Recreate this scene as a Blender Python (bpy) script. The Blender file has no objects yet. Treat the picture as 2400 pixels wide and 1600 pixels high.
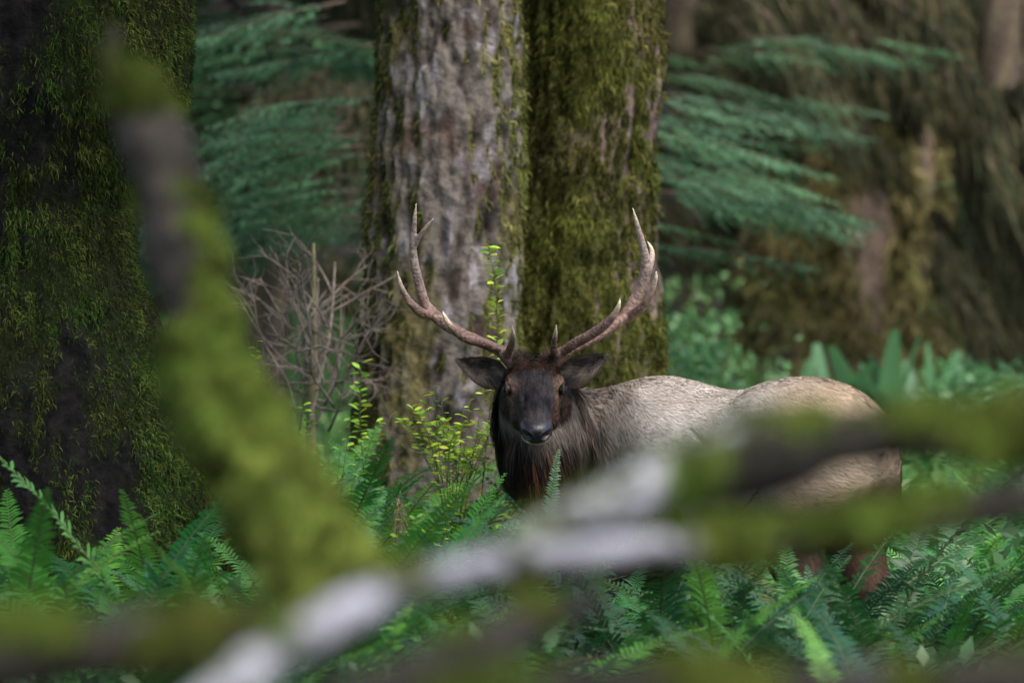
import bpy, math, random
import numpy as np
from mathutils import Vector, Matrix

# ------------------------------------------------------------------ camera, sky, sun, exposure
scene = bpy.context.scene
COL = scene.collection
FPX = 13325.0            # focal length in pixels of a 2400 px wide frame
CAMZ = 1.9
HORY = 585.0             # pixel row of the eye level
FOCUS = 20.75

cam_d = bpy.data.cameras.new('camera')
cam = bpy.data.objects.new('camera', cam_d)
COL.objects.link(cam)
cam.location = (0, 0, CAMZ)
cam.rotation_euler = (math.pi / 2 - math.atan((800 - HORY) / FPX), 0, 0)
cam_d.sensor_width = 36.0
cam_d.lens = FPX / 2400 * 36.0
cam_d.clip_start = 0.1
cam_d.clip_end = 600
cam_d.dof.use_dof = True
cam_d.dof.focus_distance = FOCUS
cam_d.dof.aperture_fstop = 2.8
scene.camera = cam

SUN_EL, SUN_AZ = math.radians(60), math.radians(150)     # azimuth clockwise from +Y: right and behind the camera
world = bpy.data.worlds.new('World')
scene.world = world
world.use_nodes = True
wn = world.node_tree.nodes
bg = wn['Background']
sky = wn.new('ShaderNodeTexSky')
sky.sky_type = 'NISHITA'
sky.sun_disc = False
sky.sun_elevation = SUN_EL
sky.sun_rotation = SUN_AZ
sky.air_density = 0.8
sky.dust_density = 2.5
sky.ozone_density = 0.7
world.node_tree.links.new(sky.outputs[0], bg.inputs[0])
bg.inputs[1].default_value = 0.15

sun_d = bpy.data.lights.new('sun', 'SUN')
sun_d.energy = 1.5
sun_d.angle = math.radians(55)
sun_d.color = (1.0, 0.93, 0.82)
sun = bpy.data.objects.new('sun', sun_d)
COL.objects.link(sun)
sdir = Vector((math.sin(SUN_AZ) * math.cos(SUN_EL), math.cos(SUN_AZ) * math.cos(SUN_EL), math.sin(SUN_EL)))
sun.rotation_euler = sdir.to_track_quat('Z', 'Y').to_euler()
sun.location = (0, 0, 40)

scene.view_settings.view_transform = 'Standard'
scene.view_settings.look = 'None'
scene.view_settings.exposure = 1.74
scene.view_settings.gamma = 1.0
scene.view_settings.use_curve_mapping = False
scene.cycles.use_denoising = True
scene.cycles.max_bounces = 6
scene.cycles.diffuse_bounces = 3
scene.cycles.glossy_bounces = 2
scene.cycles.transmission_bounces = 3
scene.cycles.transparent_max_bounces = 4

# ------------------------------------------------------------------ helpers
rng = np.random.default_rng(7)
random.seed(7)


def P(px, py, d):
    """point of the place that lies at photo pixel (2400x1600) at distance d"""
    return np.array([(px - 1200.0) * d / FPX, d, CAMZ - (py - HORY) * d / FPX])


def vnoise(p):
    p = np.asarray(p, dtype=np.float64)
    i = np.floor(p).astype(np.int64)
    f = p - i
    u = f * f * (3 - 2 * f)

    def h(ix, iy, iz):
        n = (ix * 374761393 + iy * 668265263 + iz * 1274126177) & 0x7fffffff
        n = ((n ^ (n >> 13)) * 1103515245) & 0x7fffffff
        n = ((n ^ (n >> 15)) * 12345077) & 0x7fffffff
        n = n ^ (n >> 14)
        return (n & 0xffff) / 65535.0
    x0, y0, z0 = i[:, 0], i[:, 1], i[:, 2]
    ux, uy, uz = u[:, 0], u[:, 1], u[:, 2]
    r = 0
    for dx in (0, 1):
        wx = ux if dx else 1 - ux
        for dy in (0, 1):
            wy = uy if dy else 1 - uy
            for dz in (0, 1):
                wz = uz if dz else 1 - uz
                r = r + wx * wy * wz * h(x0 + dx, y0 + dy, z0 + dz)
    return r * 2 - 1


def fbm(p, octs=4, gain=0.5):
    p = np.asarray(p, dtype=np.float64)
    a, s, t = 1.0, 0.0, 0.0
    for k in range(octs):
        s = s + a * vnoise(p * (2.03 ** k) + 17.3 * k)
        t += a
        a *= gain
    return s / t


def sstep(a, b, x):
    t = np.clip((np.asarray(x, float) - a) / (b - a), 0, 1)
    return t * t * (3 - 2 * t)


def mixc(a, b, t):
    t = np.asarray(t)[:, None]
    return np.asarray(a) * (1 - t) + np.asarray(b) * t


def unit(v):
    v = np.asarray(v, float)
    return v / (np.linalg.norm(v, axis=-1, keepdims=True) + 1e-12)


def crom(pts, n):
    """Catmull-Rom through the rows of pts (any number of columns), n samples per span"""
    pts = np.asarray(pts, float)
    q = np.vstack([2 * pts[0] - pts[1], pts, 2 * pts[-1] - pts[-2]])
    out = []
    for k in range(len(pts) - 1):
        p0, p1, p2, p3 = q[k:k + 4]
        t = np.linspace(0, 1, n, endpoint=False)[:, None]
        out.append(0.5 * ((2 * p1) + (-p0 + p2) * t + (2 * p0 - 5 * p1 + 4 * p2 - p3) * t ** 2 + (-p0 + 3 * p1 - 3 * p2 + p3) * t ** 3))
    out.append(pts[-1:])
    return np.vstack(out)


def mk_mesh(name, V, F, C=None, mat=None, smooth=True, N=None):
    """V (n,3); F one array or a list of arrays of tris / quads; C (n,3) colours; N (n,3) vertex normals"""
    V = np.asarray(V, dtype=np.float32)
    Fs = F if isinstance(F, list) else [F]
    Fs = [np.asarray(f, dtype=np.int32) for f in Fs if len(f)]
    m = bpy.data.meshes.new(name)
    m.vertices.add(len(V))
    m.vertices.foreach_set('co', V.ravel())
    loops = np.concatenate([f.ravel() for f in Fs])
    tot = np.concatenate([np.full(len(f), f.shape[1], np.int32) for f in Fs])
    start = np.concatenate([[0], np.cumsum(tot)[:-1]]).astype(np.int32)
    m.loops.add(len(loops))
    m.loops.foreach_set('vertex_index', loops)
    m.polygons.add(len(tot))
    m.polygons.foreach_set('loop_start', start)
    m.update(calc_edges=True)
    m.validate()
    if smooth:
        m.polygons.foreach_set('use_smooth', np.ones(len(m.polygons), dtype=bool))
    if C is not None:
        a = m.color_attributes.new('Col', 'FLOAT_COLOR', 'POINT')
        c = np.ones((len(V), 4), np.float32)
        c[:, :3] = C
        a.data.foreach_set('color', c.ravel())
    if N is not None:
        m.normals_split_custom_set_from_vertices(np.asarray(N, np.float32).tolist())
    if mat is not None:
        m.materials.append(mat)
    return m


def link(name, data, parent=None, label=None, cat=None, group=None, kind=None, loc=None):
    o = bpy.data.objects.new(name, data)
    COL.objects.link(o)
    if parent is not None:
        o.parent = parent
    if loc is not None:
        o.location = loc
    if label:
        o['label'] = label
    if cat:
        o['category'] = cat
    if group:
        o['group'] = group
    if kind:
        o['kind'] = kind
    return o


def thing(name, loc, label, cat, group=None):
    o = link(name, None, None, label, cat, group, None, loc)
    o.empty_display_size = 0.2
    return o


def tube(path, rad, n=12, spans=8, jitter=None):
    """tapering tube through path; returns V, F(quads+caps list), T (0..1 along), Nn (radial)"""
    pr = crom(np.column_stack([path, rad]), spans)
    p, r = pr[:, :3], np.maximum(pr[:, 3], 1e-4)
    m = len(p)
    tan = unit(np.gradient(p, axis=0))
    up = np.array([0, 0, 1.0]) if abs(tan[0, 2]) < 0.9 else np.array([1.0, 0, 0])
    u = unit(np.cross(tan[0], up))
    U = [u]
    for k in range(1, m):
        u = u - tan[k] * np.dot(u, tan[k])
        u = u / (np.linalg.norm(u) + 1e-12)
        U.append(u)
    U = np.array(U)
    W = np.cross(tan, U)
    a = np.linspace(0, 2 * math.pi, n, endpoint=False)
    R = U[:, None, :] * np.cos(a)[None, :, None] + W[:, None, :] * np.sin(a)[None, :, None]
    V = (p[:, None, :] + R * r[:, None, None]).reshape(-1, 3)
    idx = np.arange(m * n).reshape(m, n)
    q = np.stack([idx[:-1], np.roll(idx[:-1], -1, 1), np.roll(idx[1:], -1, 1), idx[1:]], -1).reshape(-1, 4)
    T = np.repeat(np.linspace(0, 1, m), n)
    V = np.vstack([V, p[0], p[-1]])
    c0, c1 = m * n, m * n + 1
    f0 = np.stack([np.full(n, c0), np.roll(idx[0], -1), idx[0]], -1)
    f1 = np.stack([np.full(n, c1), idx[-1], np.roll(idx[-1], -1)], -1)
    T = np.concatenate([T, [0, 1]])
    Nn = np.vstack([R.reshape(-1, 3), -tan[0], tan[-1]])
    return V, [q, np.vstack([f0, f1])], T, Nn


def merge(parts):
    """list of (V, [F..]) -> V, [quads, tris]"""
    vs, qs, ts, off = [], [], [], 0
    for V, F in parts:
        vs.append(V)
        for f in (F if isinstance(F, list) else [F]):
            f = np.asarray(f)
            if len(f) == 0:
                continue
            (qs if f.shape[1] == 4 else ts).append(f + off)
        off += len(V)
    out = []
    if qs:
        out.append(np.vstack(qs))
    if ts:
        out.append(np.vstack(ts))
    return np.vstack(vs), out


def remeshed(name, V, F, voxel, smooth_it=4):
    """fuse overlapping closed pieces into one continuous surface; returns V, tris"""
    m = mk_mesh(name, V, F)
    o = bpy.data.objects.new(name, m)
    COL.objects.link(o)
    r = o.modifiers.new('r', 'REMESH')
    r.mode = 'VOXEL'
    r.voxel_size = voxel
    s = o.modifiers.new('s', 'SMOOTH')
    s.factor = 0.5
    s.iterations = smooth_it
    bpy.context.view_layer.update()
    dg = bpy.context.evaluated_depsgraph_get()
    e = bpy.data.meshes.new_from_object(o.evaluated_get(dg))
    e.calc_loop_triangles()
    n = len(e.vertices)
    co = np.empty(n * 3, np.float32)
    e.vertices.foreach_get('co', co)
    t = np.empty(len(e.loop_triangles) * 3, np.int32)
    e.loop_triangles.foreach_get('vertices', t)
    bpy.data.objects.remove(o)
    bpy.data.meshes.remove(m)
    bpy.data.meshes.remove(e)
    return co.reshape(-1, 3).astype(float), t.reshape(-1, 3)


def vnormals(V, T):
    fn = np.cross(V[T[:, 1]] - V[T[:, 0]], V[T[:, 2]] - V[T[:, 0]])
    N = np.zeros_like(V)
    for k in range(3):
        np.add.at(N, T[:, k], fn)
    return unit(N)


def tri_of(F):
    out = []
    for f in (F if isinstance(F, list) else [F]):
        f = np.asarray(f)
        if f.shape[1] == 4:
            out += [f[:, [0, 1, 2]], f[:, [0, 2, 3]]]
        else:
            out.append(f)
    return np.vstack(out)


def scatter(V, T, N, n, weight=None):
    """n random points on the surface, chosen by area times weight (per vertex)"""
    ar = np.linalg.norm(np.cross(V[T[:, 1]] - V[T[:, 0]], V[T[:, 2]] - V[T[:, 0]]), axis=1)
    if weight is not None:
        ar = ar * weight[T].mean(1)
    ar = ar / ar.sum()
    k = rng.choice(len(T), n, p=ar)
    a, b = rng.random(n), rng.random(n)
    fl = a + b > 1
    a[fl], b[fl] = 1 - a[fl], 1 - b[fl]
    w = np.stack([1 - a - b, a, b], 1)
    p = (V[T[k]] * w[:, :, None]).sum(1)
    nn = unit((N[T[k]] * w[:, :, None]).sum(1))
    return p, nn


def strands(p, nn, d0, d1, length, width, C0, C1, twist=0.6, nrm=None, mid=0.5):
    """ribbon hairs: root p, start direction d0, end direction d1; two segments ending in a point"""
    n = len(p)
    length = np.broadcast_to(length, n)[:, None]
    width = np.broadcast_to(width, n)[:, None]
    s = unit(np.cross(d0, nn))
    s = unit(s + nn * (rng.random((n, 1)) - 0.5) * 2 * twist)
    m = p + d0 * length * mid
    e = m + d1 * length * (1 - mid)
    V = np.stack([p - s * width * .5, p + s * width * .5, m - s * width * .38, m + s * width * .38, e], 1).reshape(-1, 3)
    b = np.arange(n)[:, None] * 5
    q = b + np.array([[0, 1, 3, 2]])
    t = b + np.array([[2, 3, 4]])
    Cm = (C0 + C1) / 2
    C = np.stack([C0, C0, Cm, Cm, C1], 1).reshape(-1, 3)
    Nv = np.repeat(nn if nrm is None else nrm, 5, axis=0)
    return V, [q, t], C, Nv


# ------------------------------------------------------------------ materials
def mat_attr(name, rough=0.8, spec=0.3, noise_scale=None, noise_amt=0.35, bump=0.0, bump_scale=60, transl=0.0,
             objvar=0.0, sheen=0.0, coat=0.0):
    """material whose colour comes from the Col attribute, broken up by noise"""
    m = bpy.data.materials.new(name)
    m.use_nodes = True
    nt = m.node_tree
    N, L = nt.nodes, nt.links
    b = N['Principled BSDF']
    b.inputs['Roughness'].default_value = rough
    b.inputs['Specular IOR Level'].default_value = spec
    if sheen:
        b.inputs['Sheen Weight'].default_value = sheen
    if coat:
        b.inputs['Coat Weight'].default_value = coat
    at = N.new('ShaderNodeAttribute')
    at.attribute_name = 'Col'
    out = at.outputs['Color']
    tc = N.new('ShaderNodeTexCoord')
    if noise_scale:
        nz = N.new('ShaderNodeTexNoise')
        nz.inputs['Scale'].default_value = noise_scale
        nz.inputs['Detail'].default_value = 5
        L.new(tc.outputs['Object'], nz.inputs['Vector'])
        mr = N.new('ShaderNodeMapRange')
        mr.inputs[1].default_value = 0.3
        mr.inputs[2].default_value = 0.7
        mr.inputs[3].default_value = 1 - noise_amt
        mr.inputs[4].default_value = 1 + noise_amt
        L.new(nz.outputs[0], mr.inputs[0])
        mx = N.new('ShaderNodeVectorMath')
        mx.operation = 'SCALE'
        L.new(out, mx.inputs[0])
        L.new(mr.outputs[0], mx.inputs['Scale'])
        out = mx.outputs[0]
    if objvar:
        oi = N.new('ShaderNodeObjectInfo')
        hs = N.new('ShaderNodeHueSaturation')
        m1 = N.new('ShaderNodeMapRange')
        m1.inputs[3].default_value = 1 - objvar
        m1.inputs[4].default_value = 1 + objvar
        L.new(oi.outputs['Random'], m1.inputs[0])
        m2 = N.new('ShaderNodeMapRange')
        m2.inputs[3].default_value = 0.5 + 0.05 * objvar
        m2.inputs[4].default_value = 0.5 - 0.06 * objvar
        L.new(oi.outputs['Random'], m2.inputs[0])
        L.new(m1.outputs[0], hs.inputs['Value'])
        L.new(m2.outputs[0], hs.inputs['Hue'])
        L.new(out, hs.inputs['Color'])
        out = hs.outputs[0]
    L.new(out, b.inputs['Base Color'])
    if bump:
        nb = N.new('ShaderNodeTexNoise')
        nb.inputs['Scale'].default_value = bump_scale
        nb.inputs['Detail'].default_value = 6
        L.new(tc.outputs['Object'], nb.inputs['Vector'])
        bp = N.new('ShaderNodeBump')
        bp.inputs['Strength'].default_value = bump
        bp.inputs['Distance'].default_value = 0.02
        L.new(nb.outputs[0], bp.inputs['Height'])
        L.new(bp.outputs[0], b.inputs['Normal'])
    if transl:
        tr = N.new('ShaderNodeBsdfTranslucent')
        L.new(out, tr.inputs['Color'])
        ms = N.new('ShaderNodeMixShader')
        ms.inputs[0].default_value = transl
        L.new(b.outputs[0], ms.inputs[1])
        L.new(tr.outputs[0], ms.inputs[2])
        L.new(ms.outputs[0], N['Material Output'].inputs['Surface'])
    return m


M_bark = mat_attr('bark', 0.9, 0.08, 30, 0.4, 0.6, 45)
M_moss = mat_attr('moss', 0.9, 0.05, 14, 0.35, transl=0.3)
M_leaf = mat_attr('leaf', 0.45, 0.3, None, transl=0.35, objvar=0.28)
M_fern = mat_attr('fern', 0.42, 0.36, None, transl=0.32, objvar=0.35)
M_needle = mat_attr('needles', 0.5, 0.4, 3.0, 0.3, transl=0.25, objvar=0.25)
M_hair = mat_attr('hair', 0.6, 0.07, None)
M_skin = mat_attr('hide', 0.8, 0.2, 40, 0.3)
M_face = mat_attr('face_hair', 0.55, 0.1, None)
M_antler = mat_attr('antler', 0.5, 0.4, 70, 0.35, 0.5, 90)
M_nose = mat_attr('wet_nose', 0.34, 0.4, 120, 0.2, 0.18, 160)
M_log = mat_attr('lichen_log', 0.9, 0.1, 22, 0.3, 0.6, 40)
M_twig = mat_attr('dead_twig', 0.85, 0.2, 40, 0.3)
M_hoof = mat_attr('hoof', 0.5, 0.4)
M_eye = mat_attr('eye', 0.04, 0.12)


def mat_ground():
    m = bpy.data.materials.new('forest_floor')
    m.use_nodes = True
    N, L = m.node_tree.nodes, m.node_tree.links
    b = N['Principled BSDF']
    b.inputs['Roughness'].default_value = 0.95
    tc = N.new('ShaderNodeTexCoord')
    nz = N.new('ShaderNodeTexNoise')
    nz.inputs['Scale'].default_value = 1.3
    nz.inputs['Detail'].default_value = 9
    L.new(tc.outputs['Object'], nz.inputs['Vector'])
    cr = N.new('ShaderNodeValToRGB')
    e = cr.color_ramp.elements
    e[0].position, e[0].color = 0.35, (0.022, 0.016, 0.01, 1)
    e[1].position, e[1].color = 0.65, (0.03, 0.05, 0.012, 1)
    k = cr.color_ramp.elements.new(0.5)
    k.color = (0.035, 0.03, 0.014, 1)
    L.new(nz.outputs[0], cr.inputs[0])
    L.new(cr.outputs[0], b.inputs['Base Color'])
    bp = N.new('ShaderNodeBump')
    bp.inputs['Strength'].default_value = 0.7
    L.new(nz.outputs[0], bp.inputs['Height'])
    L.new(bp.outputs[0], b.inputs['Normal'])
    return m


M_ground = mat_ground()


# ------------------------------------------------------------------ ground
def ground_z(x, y):
    p = np.column_stack([np.ravel(x) * 0.35, np.ravel(y) * 0.35, np.zeros(np.size(x))])
    return fbm(p, 3) * 0.10


def build_ground():
    xs = np.concatenate([np.linspace(-220, -14, 24), np.linspace(-12, 12, 60), np.linspace(14, 220, 24)])
    ys = np.concatenate([np.linspace(-150, 2, 16), np.linspace(4, 60, 110), np.linspace(63, 95, 16), np.linspace(105, 330, 14)])
    X, Y = np.meshgrid(xs, ys)
    Z = ground_z(X, Y).reshape(X.shape)
    V = np.column_stack([X.ravel(), Y.ravel(), Z.ravel()])
    idx = np.arange(X.size).reshape(X.shape)
    F = np.stack([idx[:-1, :-1], idx[:-1, 1:], idx[1:, 1:], idx[1:, :-1]], -1).reshape(-1, 4)
    link('forest_floor', mk_mesh('forest_floor', V, F, None, M_ground), kind='structure')
    # made-up slope added to block the sky far behind the trees
    xs = np.linspace(-120, 120, 60)
    ys = np.linspace(78, 150, 30)
    X, Y = np.meshgrid(xs, ys)
    Z = (Y - 80) * 0.75 + fbm(np.column_stack([X.ravel() * .08, Y.ravel() * .08, X.ravel() * 0]), 3).reshape(X.shape) * 3 - 1.5
    V = np.column_stack([X.ravel(), Y.ravel(), Z.ravel()])
    idx = np.arange(X.size).reshape(X.shape)
    F = np.stack([idx[:-1, :-1], idx[:-1, 1:], idx[1:, 1:], idx[1:, :-1]], -1).reshape(-1, 4)
    link('sky_block_slope', mk_mesh('sky_block_slope', V, F, None, M_ground), kind='structure')


build_ground()


# ------------------------------------------------------------------ trunks
def trunk_mesh(profile, nth, zs, bark, moss_fn, col_fn, ridge=0.02, lump=0.03, flute=0.0, seed=0, rf=(16, 16, 3.2)):
    """profile rows (z, x, y, r); zs sample heights; returns V,F,C,N,mossmask"""
    prof = np.asarray(profile, float)
    x = np.interp(zs, prof[:, 0], prof[:, 1])
    y = np.interp(zs, prof[:, 0], prof[:, 2])
    r = np.interp(zs, prof[:, 0], prof[:, 3])
    a = np.linspace(0, 2 * math.pi, nth, endpoint=False)
    A, Z = np.meshgrid(a, zs)
    R = np.repeat(r[:, None], nth, 1)
    ca, sa = np.cos(A), np.sin(A)
    pn = np.column_stack([ca.ravel() * R.ravel(), sa.ravel() * R.ravel(), Z.ravel()]) + seed * 13.7
    big = fbm(pn * np.array([2.2, 2.2, 1.3]), 3).reshape(A.shape)
    rid = fbm(pn * np.array(rf), 4).reshape(A.shape)
    fine = fbm(pn * np.array([34, 34, 16]), 3).reshape(A.shape)
    fl = np.sin(A * 5 + seed + big * 2.0) * flute * np.exp(-Z / 0.7)
    rid2 = 1 - np.abs(rid) * 2.2
    R2 = R * (1 + fl) + big * lump * 1.6 + rid2 * ridge + fine * ridge * 0.5
    V = np.column_stack([(x[:, None] + ca * R2).ravel(), (y[:, None] + sa * R2).ravel(), Z.ravel()])
    idx = np.arange(A.size).reshape(A.shape)
    F = np.stack([idx[:-1], np.roll(idx[:-1], -1, 1), np.roll(idx[1:], -1, 1), idx[1:]], -1).reshape(-1, 4)
    N = vnormals(V, tri_of(F))
    mm = moss_fn(V, N, A.ravel(), rid2.ravel(), big.ravel())
    C = col_fn(V, N, mm, rid2.ravel(), fine.ravel())
    return V, F, C, N, mm


def moss_tufts(V, F, N, mm, n, length, width, cols, lean=0.35, clump=9.0, ctr=None):
    T = tri_of(F)
    p, nn = scatter(V, T, N, n, mm ** 1.5 + 1e-6)
    k = fbm(p * clump, 2)
    down = np.array([0, 0, -1.0])
    rnd = rng.normal(size=(n, 3)) * 0.45
    d0 = unit(nn * (0.75 + 0.4 * k[:, None]) + down * 0.55 + rnd)
    d1 = unit(nn * 0.1 + down * 1.0 + rnd * 0.9)
    ln = length * (0.45 + 0.9 * rng.random(n)) * (1 + 0.6 * k)
    c = rng.random(n)
    g = np.clip(0.5 + 1.1 * fbm(p * 3.1 + 5, 3), 0, 1)
    base = mixc(cols[0], cols[1], g)
    base = mixc(base, cols[2], sstep(0.55, 0.95, c) * 0.7)
    cl = np.clip(.85 + .9 * k, .45, 1.5)[:, None]
    C0 = base * (0.7 + 0.3 * c[:, None]) * cl
    C1 = base * (1.05 + 0.35 * c[:, None]) * cl
    nrm = unit(nn + rng.normal(size=(n, 3)) * 0.25 + np.array([0, 0, 0.25]))
    return strands(p, nn, d0, d1, ln, width * (0.6 + 0.8 * rng.random(n)), C0, C1, 0.9, nrm)


def crown_mesh(base, r, h, n, size, col, name):
    """clusters of needle sprays through a tall conical volume, with gaps"""
    u = rng.random(n) ** 0.8
    rr = r * (1 - u * 0.85) * np.sqrt(rng.random(n))
    a = rng.random(n) * 2 * math.pi
    layers = np.floor(u * 16) / 16
    z = h * (layers + 0.02 * rng.normal(size=n)) - rr * 0.25
    c = np.array(base) + np.column_stack([np.cos(a) * rr, np.sin(a) * rr, z])
    t = np.column_stack([np.cos(a), np.sin(a), -0.4 + 0.3 * rng.normal(size=n)])
    t = unit(t + rng.normal(size=(n, 3)) * 0.25)
    s = unit(np.cross(t, np.array([0, 0, 1.0]) + rng.normal(size=(n, 3)) * 0.3))
    L = size * (0.5 + rng.random((n, 1)))
    W = L * 0.32
    V = np.stack([c - t * L, c + s * W - t * L * .1, c + t * L, c - s * W - t * L * .1], 1).reshape(-1, 3)
    F = np.arange(4 * n).reshape(-1, 4)
    C = np.repeat(np.asarray(col) * (0.7 + 0.6 * rng.random((n, 1))), 4, axis=0)
    return mk_mesh(name, V, F, C, M_needle, smooth=False)


def build_trunk_tree(name, d, profile_px, label, nth, zres, top, moss_fn, col_fn, moss_n, moss_len, moss_w, moss_cols,
                     ridge, lump, flute, seed, group, crown=(3.2, 14, 2600), rf=(16, 16, 3.2), coff=(0, 0)):
    """profile_px rows (py, left px, right px) at distance d"""
    rows = []
    for py, l, r in profile_px:
        a, b = P(l, py, d), P(r, py, d)
        rows.append((a[2], (a[0] + b[0]) / 2, d + (b[0] - a[0]) * 0.12, (b[0] - a[0]) / 2))
    rows.sort()
    z0 = rows[0]
    if z0[0] > -0.1:
        rows.insert(0, (-0.15, z0[1], z0[2], z0[3] * (1 + 0.25 * z0[0])))
    zt = rows[-1]
    dx = (zt[1] - rows[-2][1]) / (zt[0] - rows[-2][0])
    dx = max(-0.06, min(0.06, dx))
    rows.append((top, zt[1] + dx * (top - zt[0]), zt[2], zt[3] * 0.35))
    root_loc = np.array([rows[0][1], rows[0][2], 0.0])
    prof = np.array(rows)
    prof[:, 1] -= root_loc[0]
    prof[:, 2] -= root_loc[1]
    zs = np.concatenate([np.arange(-0.15, zt[0] + 0.6, zres), np.linspace(zt[0] + 0.7, top, 30)])
    V, F, C, N, mm = trunk_mesh(prof, nth, zs, None, lambda V_, N_, A_, r_, b_: moss_fn(V_ + root_loc, N_, A_, r_, b_),
                                lambda V_, N_, m_, r_, f_: col_fn(V_ + root_loc, N_, m_, r_, f_), ridge, lump, flute, seed, rf)
    t = thing(name, root_loc, label, 'tree', group)
    link('trunk', mk_mesh('trunk', V, F, C, M_bark), t)
    if moss_n:
        near = mm * (V[:, 2] < zt[0] + 0.5) * (0.25 + 0.75 * (N[:, 1] < 0.35))
        mv, mf, mc, mn = moss_tufts(V, F, N, near, moss_n, moss_len, moss_w, moss_cols)
        link('moss', mk_mesh('moss', mv, mf, mc, M_moss, N=mn), t, kind='stuff')
    cr, ch, cn = crown
    if cn:
        link('crown', crown_mesh((prof[-1, 1] + coff[0], prof[-1, 2] + coff[1], top - ch), cr, ch, cn, 0.42, (0.03, 0.07, 0.03), 'crown'), t)
    return t, (V + root_loc, F, N)


OLIVE = np.array([(0.026, 0.030, 0.006), (0.024, 0.058, 0.008), (0.11, 0.12, 0.027)])
DKMOSS = np.array([(0.045, 0.05, 0.012), (0.03, 0.06, 0.009), (0.10, 0.105, 0.025)])


# -- big mossy tree on the left, sharp
def moss_left(V, N, A, rid, big):
    k = fbm(V * np.array([3.0, 3.0, 2.0]) + 3.1, 4)
    side = np.clip(N[:, 0] * 0.9 + 0.1 - N[:, 1] * 0.15, -1, 1)
    low = sstep(1.7, 0.9, V[:, 2]) * 0.25
    return sstep(-0.2, 0.25, k + side * 0.36 - 0.06 + low)


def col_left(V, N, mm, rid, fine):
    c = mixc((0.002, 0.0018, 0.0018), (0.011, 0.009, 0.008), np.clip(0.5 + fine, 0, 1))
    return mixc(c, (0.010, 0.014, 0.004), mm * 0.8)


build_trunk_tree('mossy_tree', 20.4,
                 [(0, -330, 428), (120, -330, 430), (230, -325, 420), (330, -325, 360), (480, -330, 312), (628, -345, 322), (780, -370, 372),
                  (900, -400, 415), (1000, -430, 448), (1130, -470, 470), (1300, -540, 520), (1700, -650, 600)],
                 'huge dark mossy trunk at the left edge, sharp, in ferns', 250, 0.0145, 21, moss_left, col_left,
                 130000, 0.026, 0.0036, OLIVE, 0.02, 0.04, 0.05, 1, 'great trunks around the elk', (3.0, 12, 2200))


for k_, (x_, y_) in enumerate(((-2.75, 14.6), (-5.2, 20.5), (-3.9, 25.5))):  # added outside the view so their crowns shade the mossy trunk
    q_ = P(1200 + x_ * FPX / y_, 585, y_)[0] * FPX / y_ + 1200
    build_trunk_tree('forest_tree', y_, [(0, q_ - 120, q_ + 120), (900, q_ - 140, q_ + 140)],
                     ('added shade tree outside the view left of the mossy trunk, nearest the camera', 'added shade tree outside the view left of the big mossy trunk', 'added shade tree outside the view behind the big mossy trunk')[k_],
                     60, 0.12, 16, moss_left, col_left, 0, 0, 0, OLIVE, 0.03, 0.03, 0.05, 30 + k_, 'added shade trees outside the left margin', ((2.6, 9.5, 6500), (3.0, 10.5, 5000), (3.0, 10.5, 5000))[k_], coff=((1.7, .9), (0, 0), (0, 0))[k_])


# -- pale lichened trunk behind the left antler
def moss_c1(V, N, A, rid, big):
    k = fbm(V * np.array([2.5, 2.5, 1.5]) + 9.1, 4)
    edge = np.clip(np.abs(N[:, 0]) - 0.6, 0, 1) * 3.0
    low = sstep(1.35, 0.8, V[:, 2]) * 0.35 + sstep(0.2, 0.7, -N[:, 0]) * 0.15
    return sstep(0.22, 0.75, k * 1.1 + edge + low - 0.12)


def col_c1(V, N, mm, rid, fine):
    k = fbm(V * np.array([12, 12, 7]) + 2.2, 4)
    k2 = fbm(V * np.array([7, 7, 4.5]) + 31.2, 4)
    c = mixc((0.036, 0.030, 0.025), (0.145, 0.125, 0.105), sstep(-0.35, 0.4, k + 0.35 * rid))
    c = mixc(c, (0.30, 0.28, 0.30), sstep(0.2, 0.5, fbm(V * np.array([17, 17, 8]) + 7.7, 3) + 0.05) * .62)
    c = mixc(c, (0.06, 0.032, 0.024), sstep(0.12, 0.45, k2) * .7)
    c = mixc(c, (0.12, 0.105, 0.035), sstep(-0.05, 0.35, fbm(V * np.array([5, 5, 2.4]) + 51.2, 4)) * .8)
    c = mixc(c, (0.012, 0.009, 0.009), sstep(0.4, -0.3, rid) * 0.92)
    return mixc(c * .78, (0.12, 0.115, 0.03), mm * 0.75)


PALEMOSS = np.array([(0.14, 0.13, 0.035), (0.10, 0.12, 0.022), (0.23, 0.215, 0.08)])
build_trunk_tree('lichened_tree', 24.6,
                 [(0, 908, 1206), (230, 895, 1210), (400, 880, 1213), (600, 864, 1208), (800, 850, 1206), (1000, 832, 1218), (1600, 790, 1260)],
                 'pale grey lichen-crusted trunk right behind the left antler', 190, 0.016, 20, moss_c1, col_c1,
                 26000, 0.04, 0.008, PALEMOSS, 0.034, 0.026, 0.03, 2, 'great trunks around the elk', (2.2, 6, 700), (15, 15, 5))


# -- dark mossy trunk behind the right antler
def moss_c2(V, N, A, rid, big):
    k = fbm(V * np.array([3.0, 3.0, 2.0]) + 19.1, 4)
    right = sstep(0.45, 0.85, N[:, 0]) * sstep(0.8, 1.6, V[:, 2])
    return sstep(-0.4, 0.05, k + 0.34 - right * 0.75)


def col_c2(V, N, mm, rid, fine):
    k = fbm(V * np.array([9, 9, 4]) + 12.2, 4)
    c = mixc((0.035, 0.025, 0.02), (0.15, 0.105, 0.09), sstep(-0.4, 0.4, k + rid * .3))
    c = mixc(c, (0.015, 0.011, 0.009), sstep(0.3, -0.4, rid) * 0.9)
    return mixc(c, (0.055, 0.06, 0.013), mm * 0.85)


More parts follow.
